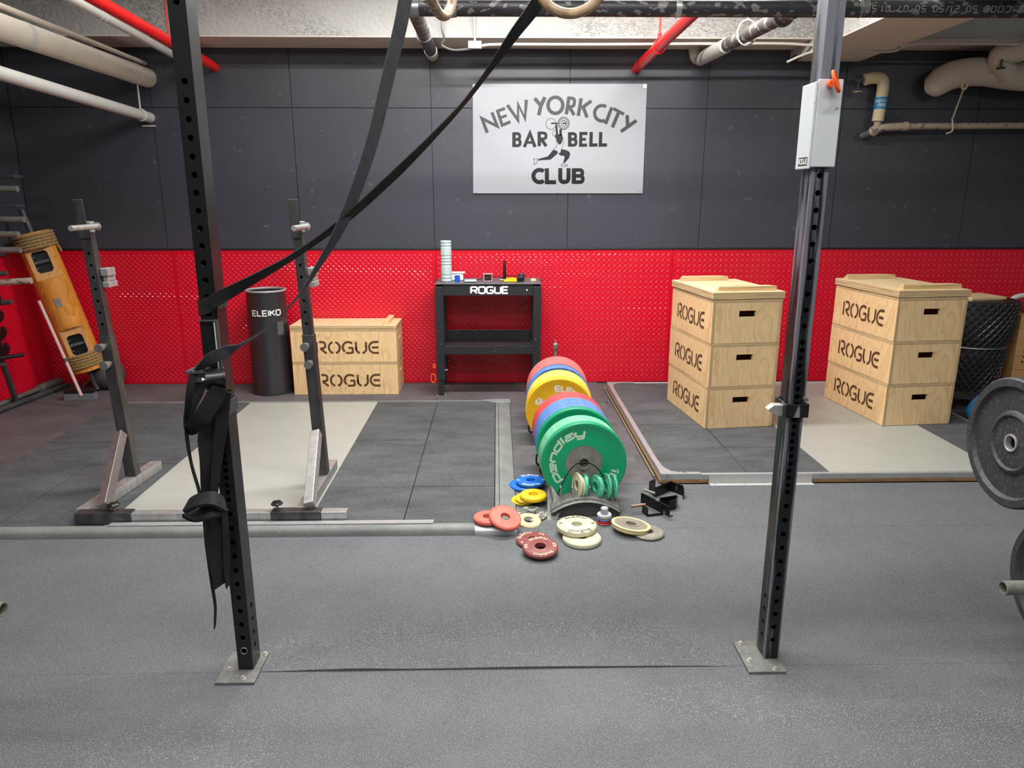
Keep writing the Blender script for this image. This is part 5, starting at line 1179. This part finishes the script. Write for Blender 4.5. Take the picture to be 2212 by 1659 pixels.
for i, tc_ in enumerate((tb0+.2*(tb1-tb0), tb0+.8*(tb1-tb0))):
    c_ = MB(); c_.prism([(-.3, -.17), (.3, -.17), (.3, .17), (-.3, .17)], .3, Matrix(((1,0,0,0),(0,0,-1,-R_log*.88),(0,1,0,tc_),(0,0,0,1)))); 
    pr3 = MB(); w1 = .07; oc = [(-w1, -.075), (-w1+.02, -.098), (w1-.02, -.098), (w1, -.075), (w1, .075), (w1-.02, .098), (-w1+.02, .098), (-w1, .075)]
    # facet cut
    fc = MB(); hgt = .155
    fc.add([(-.2, -R_log*.72, tc_-hgt*.86), (.2, -R_log*.72, tc_-hgt*.86), (.2, -R_log*.72, tc_+hgt*.86), (-.2, -R_log*.72, tc_+hgt*.86), (-.2, -.2, tc_-hgt*1.1), (.2, -.2, tc_-hgt*1.1), (.2, -.2, tc_+hgt*1.1), (-.2, -.2, tc_+hgt*1.1)], [(0,1,2,3),(7,6,5,4),(0,4,5,1),(1,5,6,2),(2,6,7,3),(3,7,4,0)])
    hc = MB(); oc2 = [(x*.82, z*.86) for x, z in oc]; hc.prism(oc2, .155, Matrix(((1,0,0,0),(0,0,1,-.2),(0,1,0,tc_),(0,0,0,1))))
    for cm in (fc, hc):
        co_ = cutter(cm); md = bo.modifiers.new('b', 'BOOLEAN'); md.operation = 'DIFFERENCE'; md.solver = 'EXACT'; md.object = co_; bpy.context.view_layer.update()
        dg = bpy.context.evaluated_depsgraph_get(); me2 = bpy.data.meshes.new_from_object(bo.evaluated_get(dg)); bo.modifiers.clear(); bo.data = me2; bpy.data.objects.remove(co_)
fidx = [1 if (p_.normal.y < -.5 and abs(math.hypot(p_.center.x, p_.center.y)-R_log) > .002 and p_.center.y > -R_log*.995 and p_.center.y < -R_log*.6) else 0 for p_ in bo.data.polygons]
bo.parent = lg; bo.data.transform(root_matrix(lg).inverted() @ ML)
bo.data.materials.clear(); bo.data.materials.append(m_log); bo.data.materials.append(m_logc); bo.data.polygons.foreach_set('material_index', fidx); bo.data.polygons.foreach_set('use_smooth', [True]*len(bo.data.polygons)); bo.data.set_sharp_from_angle(angle=math.radians(25))
def inlog(mb): mb.v = [ML @ Vector(v) for v in mb.v]; return mb
for tc_ in (tb0+.2*(tb1-tb0), tb0+.8*(tb1-tb0)):
    ins = MB(); w1 = .056
    ins.box((-w1, -.0505, tc_-.083), (w1, -.0465, tc_+.083)); ins.box((-w1, -.0915, tc_-.083), (-w1+.006, -.051, tc_+.083)); ins.box((w1-.006, -.0915, tc_-.083), (w1, -.051, tc_+.083)); ins.box((-w1+.0065, -.0915, tc_-.083), (w1-.0065, -.051, tc_-.078)); ins.box((-w1+.0065, -.0915, tc_+.078), (w1-.0065, -.051, tc_+.083)); 
    it = inlog(ins).build('handle_well', m_blk, lg, world=True)
    inlog(MB().cyl((-w1+.007, -.075, tc_), (w1-.007, -.075, tc_), .016, 16)).build('grip_bar', m_wrack, lg, world=True, smooth=True)
    bb = MB()
    for z in (-.045, 0, .045): bb.cyl((-w1+.0065, -.09, tc_+z), (-w1+.012, -.09, tc_+z), .006, 8)
    inlog(bb).build('rivet', m_bolt, lg, world=True)
def rope_coil(t0, nturn, name):
    pts = []; rr = R_log+.012; N_ = 44*nturn
    for i in range(N_+1): a = 2*PI*i/44; pts.append(Vector((rr*math.cos(a), rr*math.sin(a), t0+.024*i/44)))
    mb = MB()
    for s_ in range(3):
        q = []
        for i, p in enumerate(pts):
            a = i/44*2*PI*9+s_*2*PI/3; rad = Vector((p.x, p.y, 0)).normalized(); q.append(p+rad*math.cos(a)*.0062+Vector((0, 0, 1))*math.sin(a)*.0062)
        # denser along the lay
        q2 = smoothpts(q, 2); mb.tube(q2, .0066, 6)
    return inlog(mb).build(name, m_rope, lg, world=True, smooth=True)
rope_coil(tb0+.028, 5, 'rope_wrap'); rope_coil(tb1-.135, 5, 'rope_wrap')
tail = MB().tube(smoothpts([Vector((R_log+.014, -.02, tb1-.13)), Vector((R_log+.02, -.03, tb1-.16)), Vector((R_log+.022, -.03, tb1-.185))], 5), .008, 8); inlog(tail).build('rope_end', m_rope, lg, world=True, smooth=True)
inlog(MB().box((-.03, -R_log-.0015, (tb0+tb1)/2-.02), (.012, -R_log+.0005, (tb0+tb1)/2+.05))).build('name_plate', m_gal, lg, world=True)
inlog(MB().cyl((0, 0, .0), (0, 0, tb0+.0005), .022, 20).lathe([(0, tb0-.006), (R_log-.006, tb0-.006), (R_log-.004, tb0-.0005), (0, tb0-.0005)], 40)).build('end_sleeve', m_wrack, lg, world=True, smooth=True)
inlog(MB().cyl((0, 0, tb1+.0005), (0, 0, Ltot), .022, 20)).build('end_sleeve', m_wrack, lg, world=True, smooth=True)
br_ = thing('push_broom', 'long pale handled broom with black brush head standing below the log', 'broom', tuple(F(176, 862, 0)))
bt = F(176, 855, .09); tp_ = W(84, 650, 5.62); 
hd = MB().box((-.115, -.03, .055), (.115, .03, .085)).build('brush_block', m_blk, br_, bevel=.006); hd.rotation_euler = (0, 0, .12)
bs_ = MB()
for i in range(20):
    for j in range(3): x = -.108+.216*i/19; y = -.022+.022*j; bs_.cyl((x, y, .0545), (x*1.08, y*1.25, .001), .0045, 5, .0055)
bs = tag(bs_.build('bristles', M('grey bristles', (110, 114, 118), .7), br_), kind='stuff'); bs.rotation_euler = (0, 0, .12)
d = (tp_-bt); MB().cyl(bt, bt+d*.36, .0125, 14).cyl(bt+d*.4, bt+d*1.0, .0125, 14).build('handle', m_pink, br_, world=True, smooth=True)
MB().cyl(bt+d*.361, bt+d*.399, .015, 14).cyl(bt+Vector((0, 0, -.004)), bt-d*.0, .02, 14).build('ferrule', m_wrack, br_, world=True, smooth=True)
bl_ = MB(); pr4 = [(.0, -.13)]+[(.13*math.cos(a), .13*math.sin(a)) for a in [-PI/2+PI*i/16 for i in range(1, 16)]]+[(0, .13)]
bl_.lathe(pr4, 32); q = bl_.build('exercise_ball', m_ball, None, smooth=True); q.location = (W(236, 815, 6.12).x, 6.12, .131); tag(q, 'dark grey ball on the floor behind the left squat stand upright', 'ball')
rpn = smoothpts([F(180, 832, .012), F(192, 828, .012)+Vector((0, 0, .02)), F(205, 822, .012)+Vector((.02, 0, .1)), F(200, 822, 0)+Vector((.05, .05, .16))], 8)
tag(MB().tube(rpn, .012, 8).build('rope_piece', m_rope, smooth=True), 'thick tan rope end hanging to the floor beside the log foot', 'rope')
# plate tree / bar holders along the left wall
wr = thing('wall_peg_rack', 'grey steel storage rack with pale pegs high on the left wall', 'peg rack', (LX+.03, 5.7, 1.5))
MB().box((LX+.0005, 5.5, 1.15), (LX+.04, 5.88, 2.0)).build('back_board', M('slate board', (58, 62, 66), .6), wr, world=True)
for (px, py, fl2) in ((40, 378, 1), (38, 408, 0), (45, 441, 1), (52, 474, 0), (40, 506, 0), (44, 540, 0)):
    p = XP(px, py, -3.6)
    if fl2: MB().box((LX+.041, p.y-.05, p.z-.022), (-3.6, p.y+.05, p.z+.0)).build('shelf_peg', m_wrack, wr, world=True, bevel=.004)
    else: MB().cyl((LX+.041, p.y, p.z), (-3.6, p.y, p.z), .023, 16).build('peg', M('pale worn steel', (128, 128, 120), .5, .2, var=.2, vs=14), wr, world=True, smooth=True)
for i in range(4): MB().box((LX+.0405, 5.52+.0, 1.2+.2*i), (LX+.11, 5.62, 1.37+.2*i)).build('board', M('slate board', (58, 62, 66), .6), wr, world=True, bevel=.003)
bt2 = thing('plate_tree', 'black toothed bar holder with round pegs standing against the left red wall', 'bar holder', (-3.68, 5.3, 0))
poly = [(0, .42), (0, 1.0), (.03, 1.0), (.03, .93)]
for i in range(4):
    z = .9-.125*i; poly += [(.05, z), (.085, z+.03), (.10, z+.02), (.09, z-.02), (.06, z-.055), (.035, z-.06)]
poly += [(.03, .42)]
c_ = XP(5, 700, -3.66)
MB().prism(poly, .014, Matrix(((0,0,1,-3.74),(1,0,0,c_.y+.02),(0,1,0,-.03),(0,0,0,1)))).build('toothed_plate', m_blk, bt2, world=True)
MB().prism([(x*1.0, z) for x, z in poly], .014, Matrix(((1,0,0,-3.74),(0,0,1,c_.y),(0,1,0,-.03),(0,0,0,1)))).build('toothed_plate', m_blk, bt2, world=True)
for (px, py, X, rr) in ((15, 590, -3.62, .018), (68, 606, -3.5, .024), (25, 652, -3.6, .018)):
    p = XP(px, py, X); MB().cyl((LX+.02, p.y-.03, p.z-.02), tuple(p), rr, 16).build('peg', m_rust if rr > .02 else m_wrack, bt2, world=True, smooth=True)
p = XP(52, 766, -3.52); MB().cyl((-3.84, p.y-.15, p.z-.03), tuple(p), .015, 12).build('cross_peg', m_blk, bt2, world=True, smooth=True)
q0 = Vector((-3.79, 5.6, .03)); MB().cyl(XP(6, 785, -3.66), q0, .021, 14).build('leg', m_wrack, bt2, world=True, smooth=True)
q1 = F(-60, 900, .025); q1.x = -3.80; MB().cyl(q1, (-3.72, 6.18, .022), .0215, 14).build('foot_bar', m_wrack, bt2, world=True, smooth=True)
fb = F(-60, 880, .05); bar2 = thing('floor_bar', 'dusty grey barbell lying along the foot of the left red wall', 'bar', tuple(fb))
fb.x = -3.86+.02; bar2.location = fb; e1 = Vector((-3.80, 6.2, .05)); fb.x = -3.83; bar2.location = fb; dd = (e1-fb); MB().cyl(fb, fb+dd*.66, .02, 14).build('shaft', m_mop, bar2, world=True, smooth=True); MB().cyl(fb+dd*.661, fb+dd*1.0, .034, 16).build('sleeve', m_mop, bar2, world=True, smooth=True)

# ------------------------------------------------------------------ pipes
def pipe(name, label, segs, cat='pipe'):
    t = thing(name, label, cat, tuple(segs[0][1][0])); 
    for nm, pts, r, m in segs: MB().tube(pts, r, 18).build(nm, m, t, world=True, smooth=True)
    return t
Xb = -2.74
e1 = W(318, 168, WY-.001); s1 = XP(-80, 30, e1.x-.02)
def line_to(p_wall, px, py, X=None):
    """far end on the wall, near end seen at px, py on a line along y"""
    return XP(px, py, X if X is not None else p_wall.x)
big0 = line_to(e1, 0, 58); big0 = e1+(big0-e1)*1.5
t = pipe('lagged_pipe', 'fat cream lagged pipe running into the wall at upper left', [('pipe_run', [big0, e1], .074, m_cream)])
fr1 = e1+(big0-e1)*.08; MB().tube([fr1, fr1+(big0-e1).normalized()*.012], .076, 24).build('band', m_cream, t, world=True, smooth=True)
fr1 = e1+(big0-e1)*.58; MB().tube([fr1, fr1+(big0-e1).normalized()*.05], .0755, 24).build('band', m_whtp, t, world=True, smooth=True)
e2 = W(324, 254, WY-.001); s2 = line_to(e2, 0, 158); s2 = e2+(s2-e2)*1.4
t = pipe('pipe', 'pale painted pipe below the fat lagged pipe at upper left', [('pipe_run', [s2, e2], .04, m_whtp)])
hgp = e2+(s2-e2)*.06
MB().tube([hgp+Vector((.043*math.cos(a), 0, .043*math.sin(a))) for a in [2*PI*i/24 for i in range(24)]], .006, 8, closed=True).build('hanger_ring', m_whtp, t, world=True, smooth=True)
MB().cyl(hgp+Vector((0, 0, .045)), Vector((hgp.x, hgp.y, (e1+(big0-e1)*.06).z-.075)), .007, 8).build('hanger_rod', m_whtp, t, world=True, smooth=True)
MB().box((e2.x-.07, WY-.014, e2.z-.07), (e2.x+.04, WY-.0015, e2.z-.06)).build('wall_bracket', m_whtp, t, world=True)
e3 = W(313, 137, WY-.001); s3 = line_to(e3, 0, 12); s3 = e3+(s3-e3)*1.3
pipe('conduit', 'thin grey conduit just above the fat lagged pipe at upper left', [('conduit_run', [s3, e3], .017, m_cream)], 'conduit')
e4 = W(400, 132, WY-.001); s4 = line_to(e4, 155, -2); s4 = e4+(s4-e4)*1.5
t = pipe('pipe', 'white painted pipe between the lagged pipe and the red pipe', [('pipe_run', [s4, e4], .027, m_whtp)])
for k in (.64, .665): c = e4+(s4-e4)*k/1.0*.8; MB().tube([c, c+(s4-e4).normalized()*.012], .031, 18).build('coupling', m_whtp, t, world=True, smooth=True)
e5 = W(465, 145, WY-.001); s5 = line_to(e5, 212, 2); s5 = e5+(s5-e5)*1.5
t = pipe('pipe', 'red painted pipe crossing behind the left upright at the top', [('pipe_run', [s5, e5], .036, m_redp)])
c = e5+(s5-e5)*.26; MB().tube([c, c+(s5-e5).normalized()*.03], .043, 18).build('coupling', m_redp, t, world=True, smooth=True)
c = W(364, 80, (e5+(s5-e5)*.2).y); MB().cyl(c, Vector((c.x, c.y, CZ)), .007, 8).build('hanger_rod', m_redp, t, world=True, smooth=True)
# main black waste pipe and branches
Ym = 4.2; a = W(885, 16, Ym); b = W(2300, 20, Ym); R_m = .043
mp = thing('waste_pipe', 'black iron waste pipe spanning the top of the picture behind the right upright', 'pipe', tuple(a))
MB().tube([a, b], R_m, 24).build('pipe_run', m_iron, mp, world=True, smooth=True)
for px, w_, m in ((980, .03, m_gal), (1464, .03, m_chrome), (1862, .05, m_gal), (895, .05, m_gal)):
    c = W(px, 17, Ym); MB().tube([c-Vector((w_/2, 0, 0)), c+Vector((w_/2, 0, 0))], R_m+.003, 24).tube([c-Vector((w_*.3, 0, 0)), c+Vector((-w_*.15, 0, 0))], R_m+.006, 24).build('coupling', m, mp, world=True, smooth=True)
tx = MB(); cpt = W(2030, 20, Ym)
def onpipe(u, v):
    an_ = math.radians(-18)+v/(R_m+.0008); return (cpt.x-u, Ym-(R_m+.0008)*math.cos(an_), cpt.z+(R_m+.0008)*math.sin(an_)*1.0)
text(tx, '2 CODE 50 21/50 50 07 01.58', .028, .0042, lambda u, v: onpipe(u, -v+.02), gap=.5); tx.build('lettering', M('pale stencil print', (150, 150, 148), .6), mp, world=True)
def elbow_run(p0, p1, r): return MB().tube([p0, p1], r, 20)
w1_ = W(934, 118, WY-.002); s_ = Vector((a.x+.02, Ym, a.z))
bq = pipe('branch_pipe', 'grey branch pipe dropping from the left end of the waste pipe into the wall', [('pipe_run', [s_, s_+(w1_-s_)*.45], .043, m_iron2), ('pipe_run', [s_+(w1_-s_)*.46, s_+(w1_-s_)*.86], .043, m_iron), ('end_sleeve', [s_+(w1_-s_)*.861, w1_], .05, m_whtp)])
c = s_+(w1_-s_)*.44; MB().tube([c, c+(w1_-s_).normalized()*.02], .056, 20).build('coupling', m_gal, bq, world=True, smooth=True)
w2_ = W(1512, 128, WY-.05); s_ = W(1715, 22, Ym); m_ = s_+(w2_-s_)*.62
bq = pipe('branch_pipe', 'grey branch pipe slanting from the waste pipe to an elbow at the wall', [('pipe_run', [s_, m_], .043, m_iron2), ('end_sleeve', [s_+(w2_-s_)*.63, w2_], .05, m_whtp), ('elbow', smoothpts([w2_, w2_+Vector((-.035, .01, .02)), w2_+Vector((-.05, .01, .1)), w2_+Vector((-.05, .01, .15))], 6), .045, m_cream)])
c = s_+(w2_-s_)*.07; MB().tube([c, c+(w2_-s_).normalized()*.03], .058, 20).build('coupling', m_gal, bq, world=True, smooth=True)
c = s_+(w2_-s_)*.40; MB().tube([c+Vector((.062*math.cos(q), 0, .075*math.sin(q)+.012)) for q in [2*PI*i/24 for i in range(24)]], .005, 8, closed=True).cyl(c+Vector((0, 0, .087)), (c.x, c.y, CZ), .004, 8).build('hanger', m_whtp, bq, world=True, smooth=True)
w3_ = W(1374, 148, WY-.002); s_ = W(1500, 28, 4.75); s_ = w3_+(s_-w3_)*1.3
rq = pipe('pipe', 'red painted pipe entering the wall above the sign', [('pipe_run', [s_, w3_], .037, m_redp)])
c = W(1428, 96, (w3_+(s_-w3_)*.36).y); c = w3_+(s_-w3_)*.36
MB().tube([c+Vector((.043*math.cos(q), 0, .048*math.sin(q))) for q in [2*PI*i/24 for i in range(24)]], .005, 8, closed=True).cyl(c+Vector((0, 0, .05)), c+Vector((0, 0, .085)), .014, 8).cyl(c+Vector((0, 0, .085)), (c.x, c.y, CZ), .007, 8).build('hanger', m_redp, rq, world=True, smooth=True)
# conduit with junction box under the beam
Yc = 5.85
jb = thing('junction_box', 'small white electrical junction box hanging under the ceiling beam', 'junction box', tuple(W(1025, 98, Yc)))
c = W(1026, 99, Yc); MB().box((c.x-.05, Yc-.03, c.z-.022), (c.x+.05, Yc+.01, c.z+.03)).build('box', m_whtp, jb, world=True, bevel=.004)
MB().cyl((c.x, Yc-.01, c.z+.031), (c.x-.015, Yc-.03, CZ), .0085, 10).build('drop_conduit', m_whtp, jb, world=True, smooth=True)
MB().tube(smoothpts([c+Vector((-.03, 0, -.02)), W(980, 108, Yc), W(955, 98, Yc), W(960, 84, Yc-.02), W(955, 60, Yc-.04), W(955, 20, Yc-.05)], 6), .0085, 8).build('flex_conduit', m_gal, jb, world=True, smooth=True)
def cond(label, pts, r=.0105):
    t = thing('conduit', label, 'conduit', tuple(pts[0])); MB().tube(smoothpts(pts, 4), r, 10).build('conduit_run', m_soff, t, world=True, smooth=True); return t
cond('white conduit running right along the ceiling beam from the junction box', [c+Vector((.052, 0, .0)), W(1080, 96, Yc), W(1300, 96, Yc), W(1650, 94, Yc), W(1740, 97, Yc), W(1800, 100, Yc), W(1900, 104, Yc), W(1950, 101, Yc), W(1990, 88, Yc), W(2100, 87, Yc), W(2300, 92, Yc)])
cond('lower white conduit sagging beyond the right upright', [W(1700, 134, Yc+.0), W(1755, 112, Yc-.02), W(1820, 106, Yc-.03), W(1900, 112, Yc-.03), W(1940, 108, Yc-.03), W(1985, 94, Yc-.03), W(2300, 97, Yc-.03)], .009)
for i, (dx, dz) in enumerate(((0, 0), (.05, .03))):
    p0 = W(1815+i*10, 92-i*10, 5.84); p1 = p0+Vector((.06, -2.2, .0)); cond(('left' if i == 0 else 'right')+' one of two slanting conduits beside the deep beam', [p0, (p0+p1)/2, p1], .014)
cg = thing('conduit_stub', 'dark cut conduits poking from the wall beside the right upright', 'conduit', tuple(W(1705, 132, WY)))
for i in range(2): p0 = W(1706+i*4, 130+i*5, WY-.002); MB().cyl(p0, p0+Vector((.02, -.22, .03)), .013, 10).build('stub', m_wrack, cg, world=True, smooth=True)
# valve pipe with blue label on the right
Yv = WY-.09; a0 = W(1868, 172, Yv); a1 = W(1898, 169, Yv); a2 = W(1896, 262, Yv)
lp = thing('lagged_pipe', 'short cream lagged pipe with elbow, valve and blue label on the right wall', 'pipe', tuple(a0))
MB().tube(smoothpts([a0, (a0+a1)/2+Vector((0, 0, .006)), a1, a1+Vector((.035, 0, -.02)), a1+Vector((.045, 0, -.09)), a2], 7), .045, 20).build('pipe_run', m_ylag, lp, world=True, smooth=True)
MB().cyl(a2+Vector((.0, 0, -.004)), a2+Vector((.0, 0, -.06)), .03, 16).build('lower_nipple', m_rust, lp, world=True, smooth=True)
q = a1*.42+a2*.58+Vector((.021, 0, 0)); MB().cyl(q+Vector((0, 0, -.045)), q+Vector((0, 0, .045)), .0485, 24).build('label_band', m_tape, lp, world=True, smooth=True)
tx = MB()
def onv(u, v): an_ = -PI/2-.5+u/.047; return (q.x+.0492*math.cos(an_), q.y+.0492*math.sin(an_), q.z+v)
text(tx, 'ASBESTOS', .016, .0026, lambda u, v: onv(u, v+.006), gap=.22, sx=.7); text(tx, 'FREE', .018, .0032, lambda u, v: onv(u+.015, v-.025), gap=.25, sx=.8); tx.build('lettering', m_inkw, lp, world=True)
c = a0+Vector((-.02, 0, 0)); MB().cyl(c+Vector((.005, 0, 0)), c+Vector((-.05, .02, 0)), .022, 12).cyl(c+Vector((-.025, 0, -.01)), c+Vector((-.025, 0, -.09)), .009, 10).build('valve_body', m_wrack, lp, world=True, smooth=True)
MB().tube([c+Vector((-.025+.03*math.cos(t_), .03*math.sin(t_), -.092)) for t_ in [2*PI*i/20 for i in range(20)]], .005, 6, closed=True).beam(c+Vector((-.054, 0, -.092)), c+Vector((.004, 0, -.092)), .007, .004).build('hand_wheel', m_rust, lp, world=True, smooth=True)
h0 = W(1870, 288, Yv); h1 = W(1960, 273, Yv-.02)
hp_ = thing('pipe', 'peeling horizontal pipe with knobbly union on the right wall', 'pipe', tuple(h0)); hp_['category'] = 'pipe'
MB().tube([h1, W(2300, 271, Yv-.02)], .025, 16).build('pipe_run', m_rust, hp_, world=True, smooth=True)
MB().tube(smoothpts([h0+Vector((.03, .03, .0)), h0+Vector((.09, .0, .03)), h0+Vector((.15, -.01, .045)), h1], 5), .03, 14).tube([h1-Vector((.03, 0, 0)), h1], .036, 14).tube([h0+Vector((.05, .0, .012)), h0+Vector((.08, .0, .026))], .04, 10).build('union', m_rust, hp_, world=True, smooth=True)
MB().tube([h0+Vector((-.01, .06, -.02)), h0+Vector((.045, .02, .006))], .034, 12).build('wall_flange', m_wrack, hp_, world=True, smooth=True)
f0 = W(2008, 178, Yv+.02)
fp = thing('lagged_pipe', 'fat sagging cream lagged pipe at upper right with a chain', 'pipe', tuple(f0))
MB().tube(smoothpts([f0+Vector((-.03, -.0, -.02)), f0+Vector((.03, -.05, -.01)), W(2060, 162, Yv-.08), W(2120, 155, Yv-.1), W(2200, 165, Yv-.1), W(2320, 168, Yv-.1)], 7), [.05+.055*min(1, i/6) for i in range(36)], 24).build('pipe_run', m_cream, fp, world=True, smooth=True)
u0 = W(2165, 128, Yv-.22); MB().tube(smoothpts([W(2180, 160, Yv-.2), u0+Vector((-.0, 0, -.03)), u0+Vector((-.03, -.02, .03)), W(2212, 108, Yv-.35), W(2330, 55, Yv-.6)], 6), .075, 20).build('upper_branch', m_cream, fp, world=True, smooth=True)
p = W(2163, 138, Yv-.3); MB().cyl(p+Vector((0, 0, .03)), p+Vector((0, 0, -.035)), .008, 8).tube([p+Vector((.028*math.cos(t_), .028*math.sin(t_), -.03)) for t_ in [2*PI*i/16 for i in range(16)]], .006, 6, closed=True).build('valve_wheel', m_wrack, fp, world=True, smooth=True)
ch = thing('hanging_chain', 'thin pale chain tying the fat lagged pipe to the peeling pipe', 'chain', tuple(W(2083, 185, Yv-.12)))
c0 = W(2083, 188, Yv-.15); c1 = W(2057, 258, Yv-.06)
MB().tube([c0+Vector((.02*math.cos(t_), 0, .026*math.sin(t_)+.01)) for t_ in [2*PI*i/16 for i in range(16)]], .009, 8, closed=True).build('shackle', m_ylag, ch, world=True, smooth=True)
lk = MB(); nl_ = 20
for i in range(nl_):
    c = c0+(c1-c0)*(i+.3)/nl_; d = (c1-c0).normalized(); s_ = Vector((1, 0, 0)) if i % 2 else Vector((0, 1, 0)); s_ = (s_-d*s_.dot(d)).normalized()
    lk.tube([c+d*.009*math.cos(t_)+s_*.006*math.sin(t_) for t_ in [2*PI*k/10 for k in range(10)]], .0024, 5, closed=True)
lk.build('chain_links', m_ylag, ch, world=True, smooth=True)
MB().tube(smoothpts([c1, c1+Vector((.006, -.01, -.05)), c1+Vector((0, -.02, -.09)), c1+Vector((-.04, -.01, -.11))], 5), .006, 8).build('hook', m_ylag, ch, world=True, smooth=True)
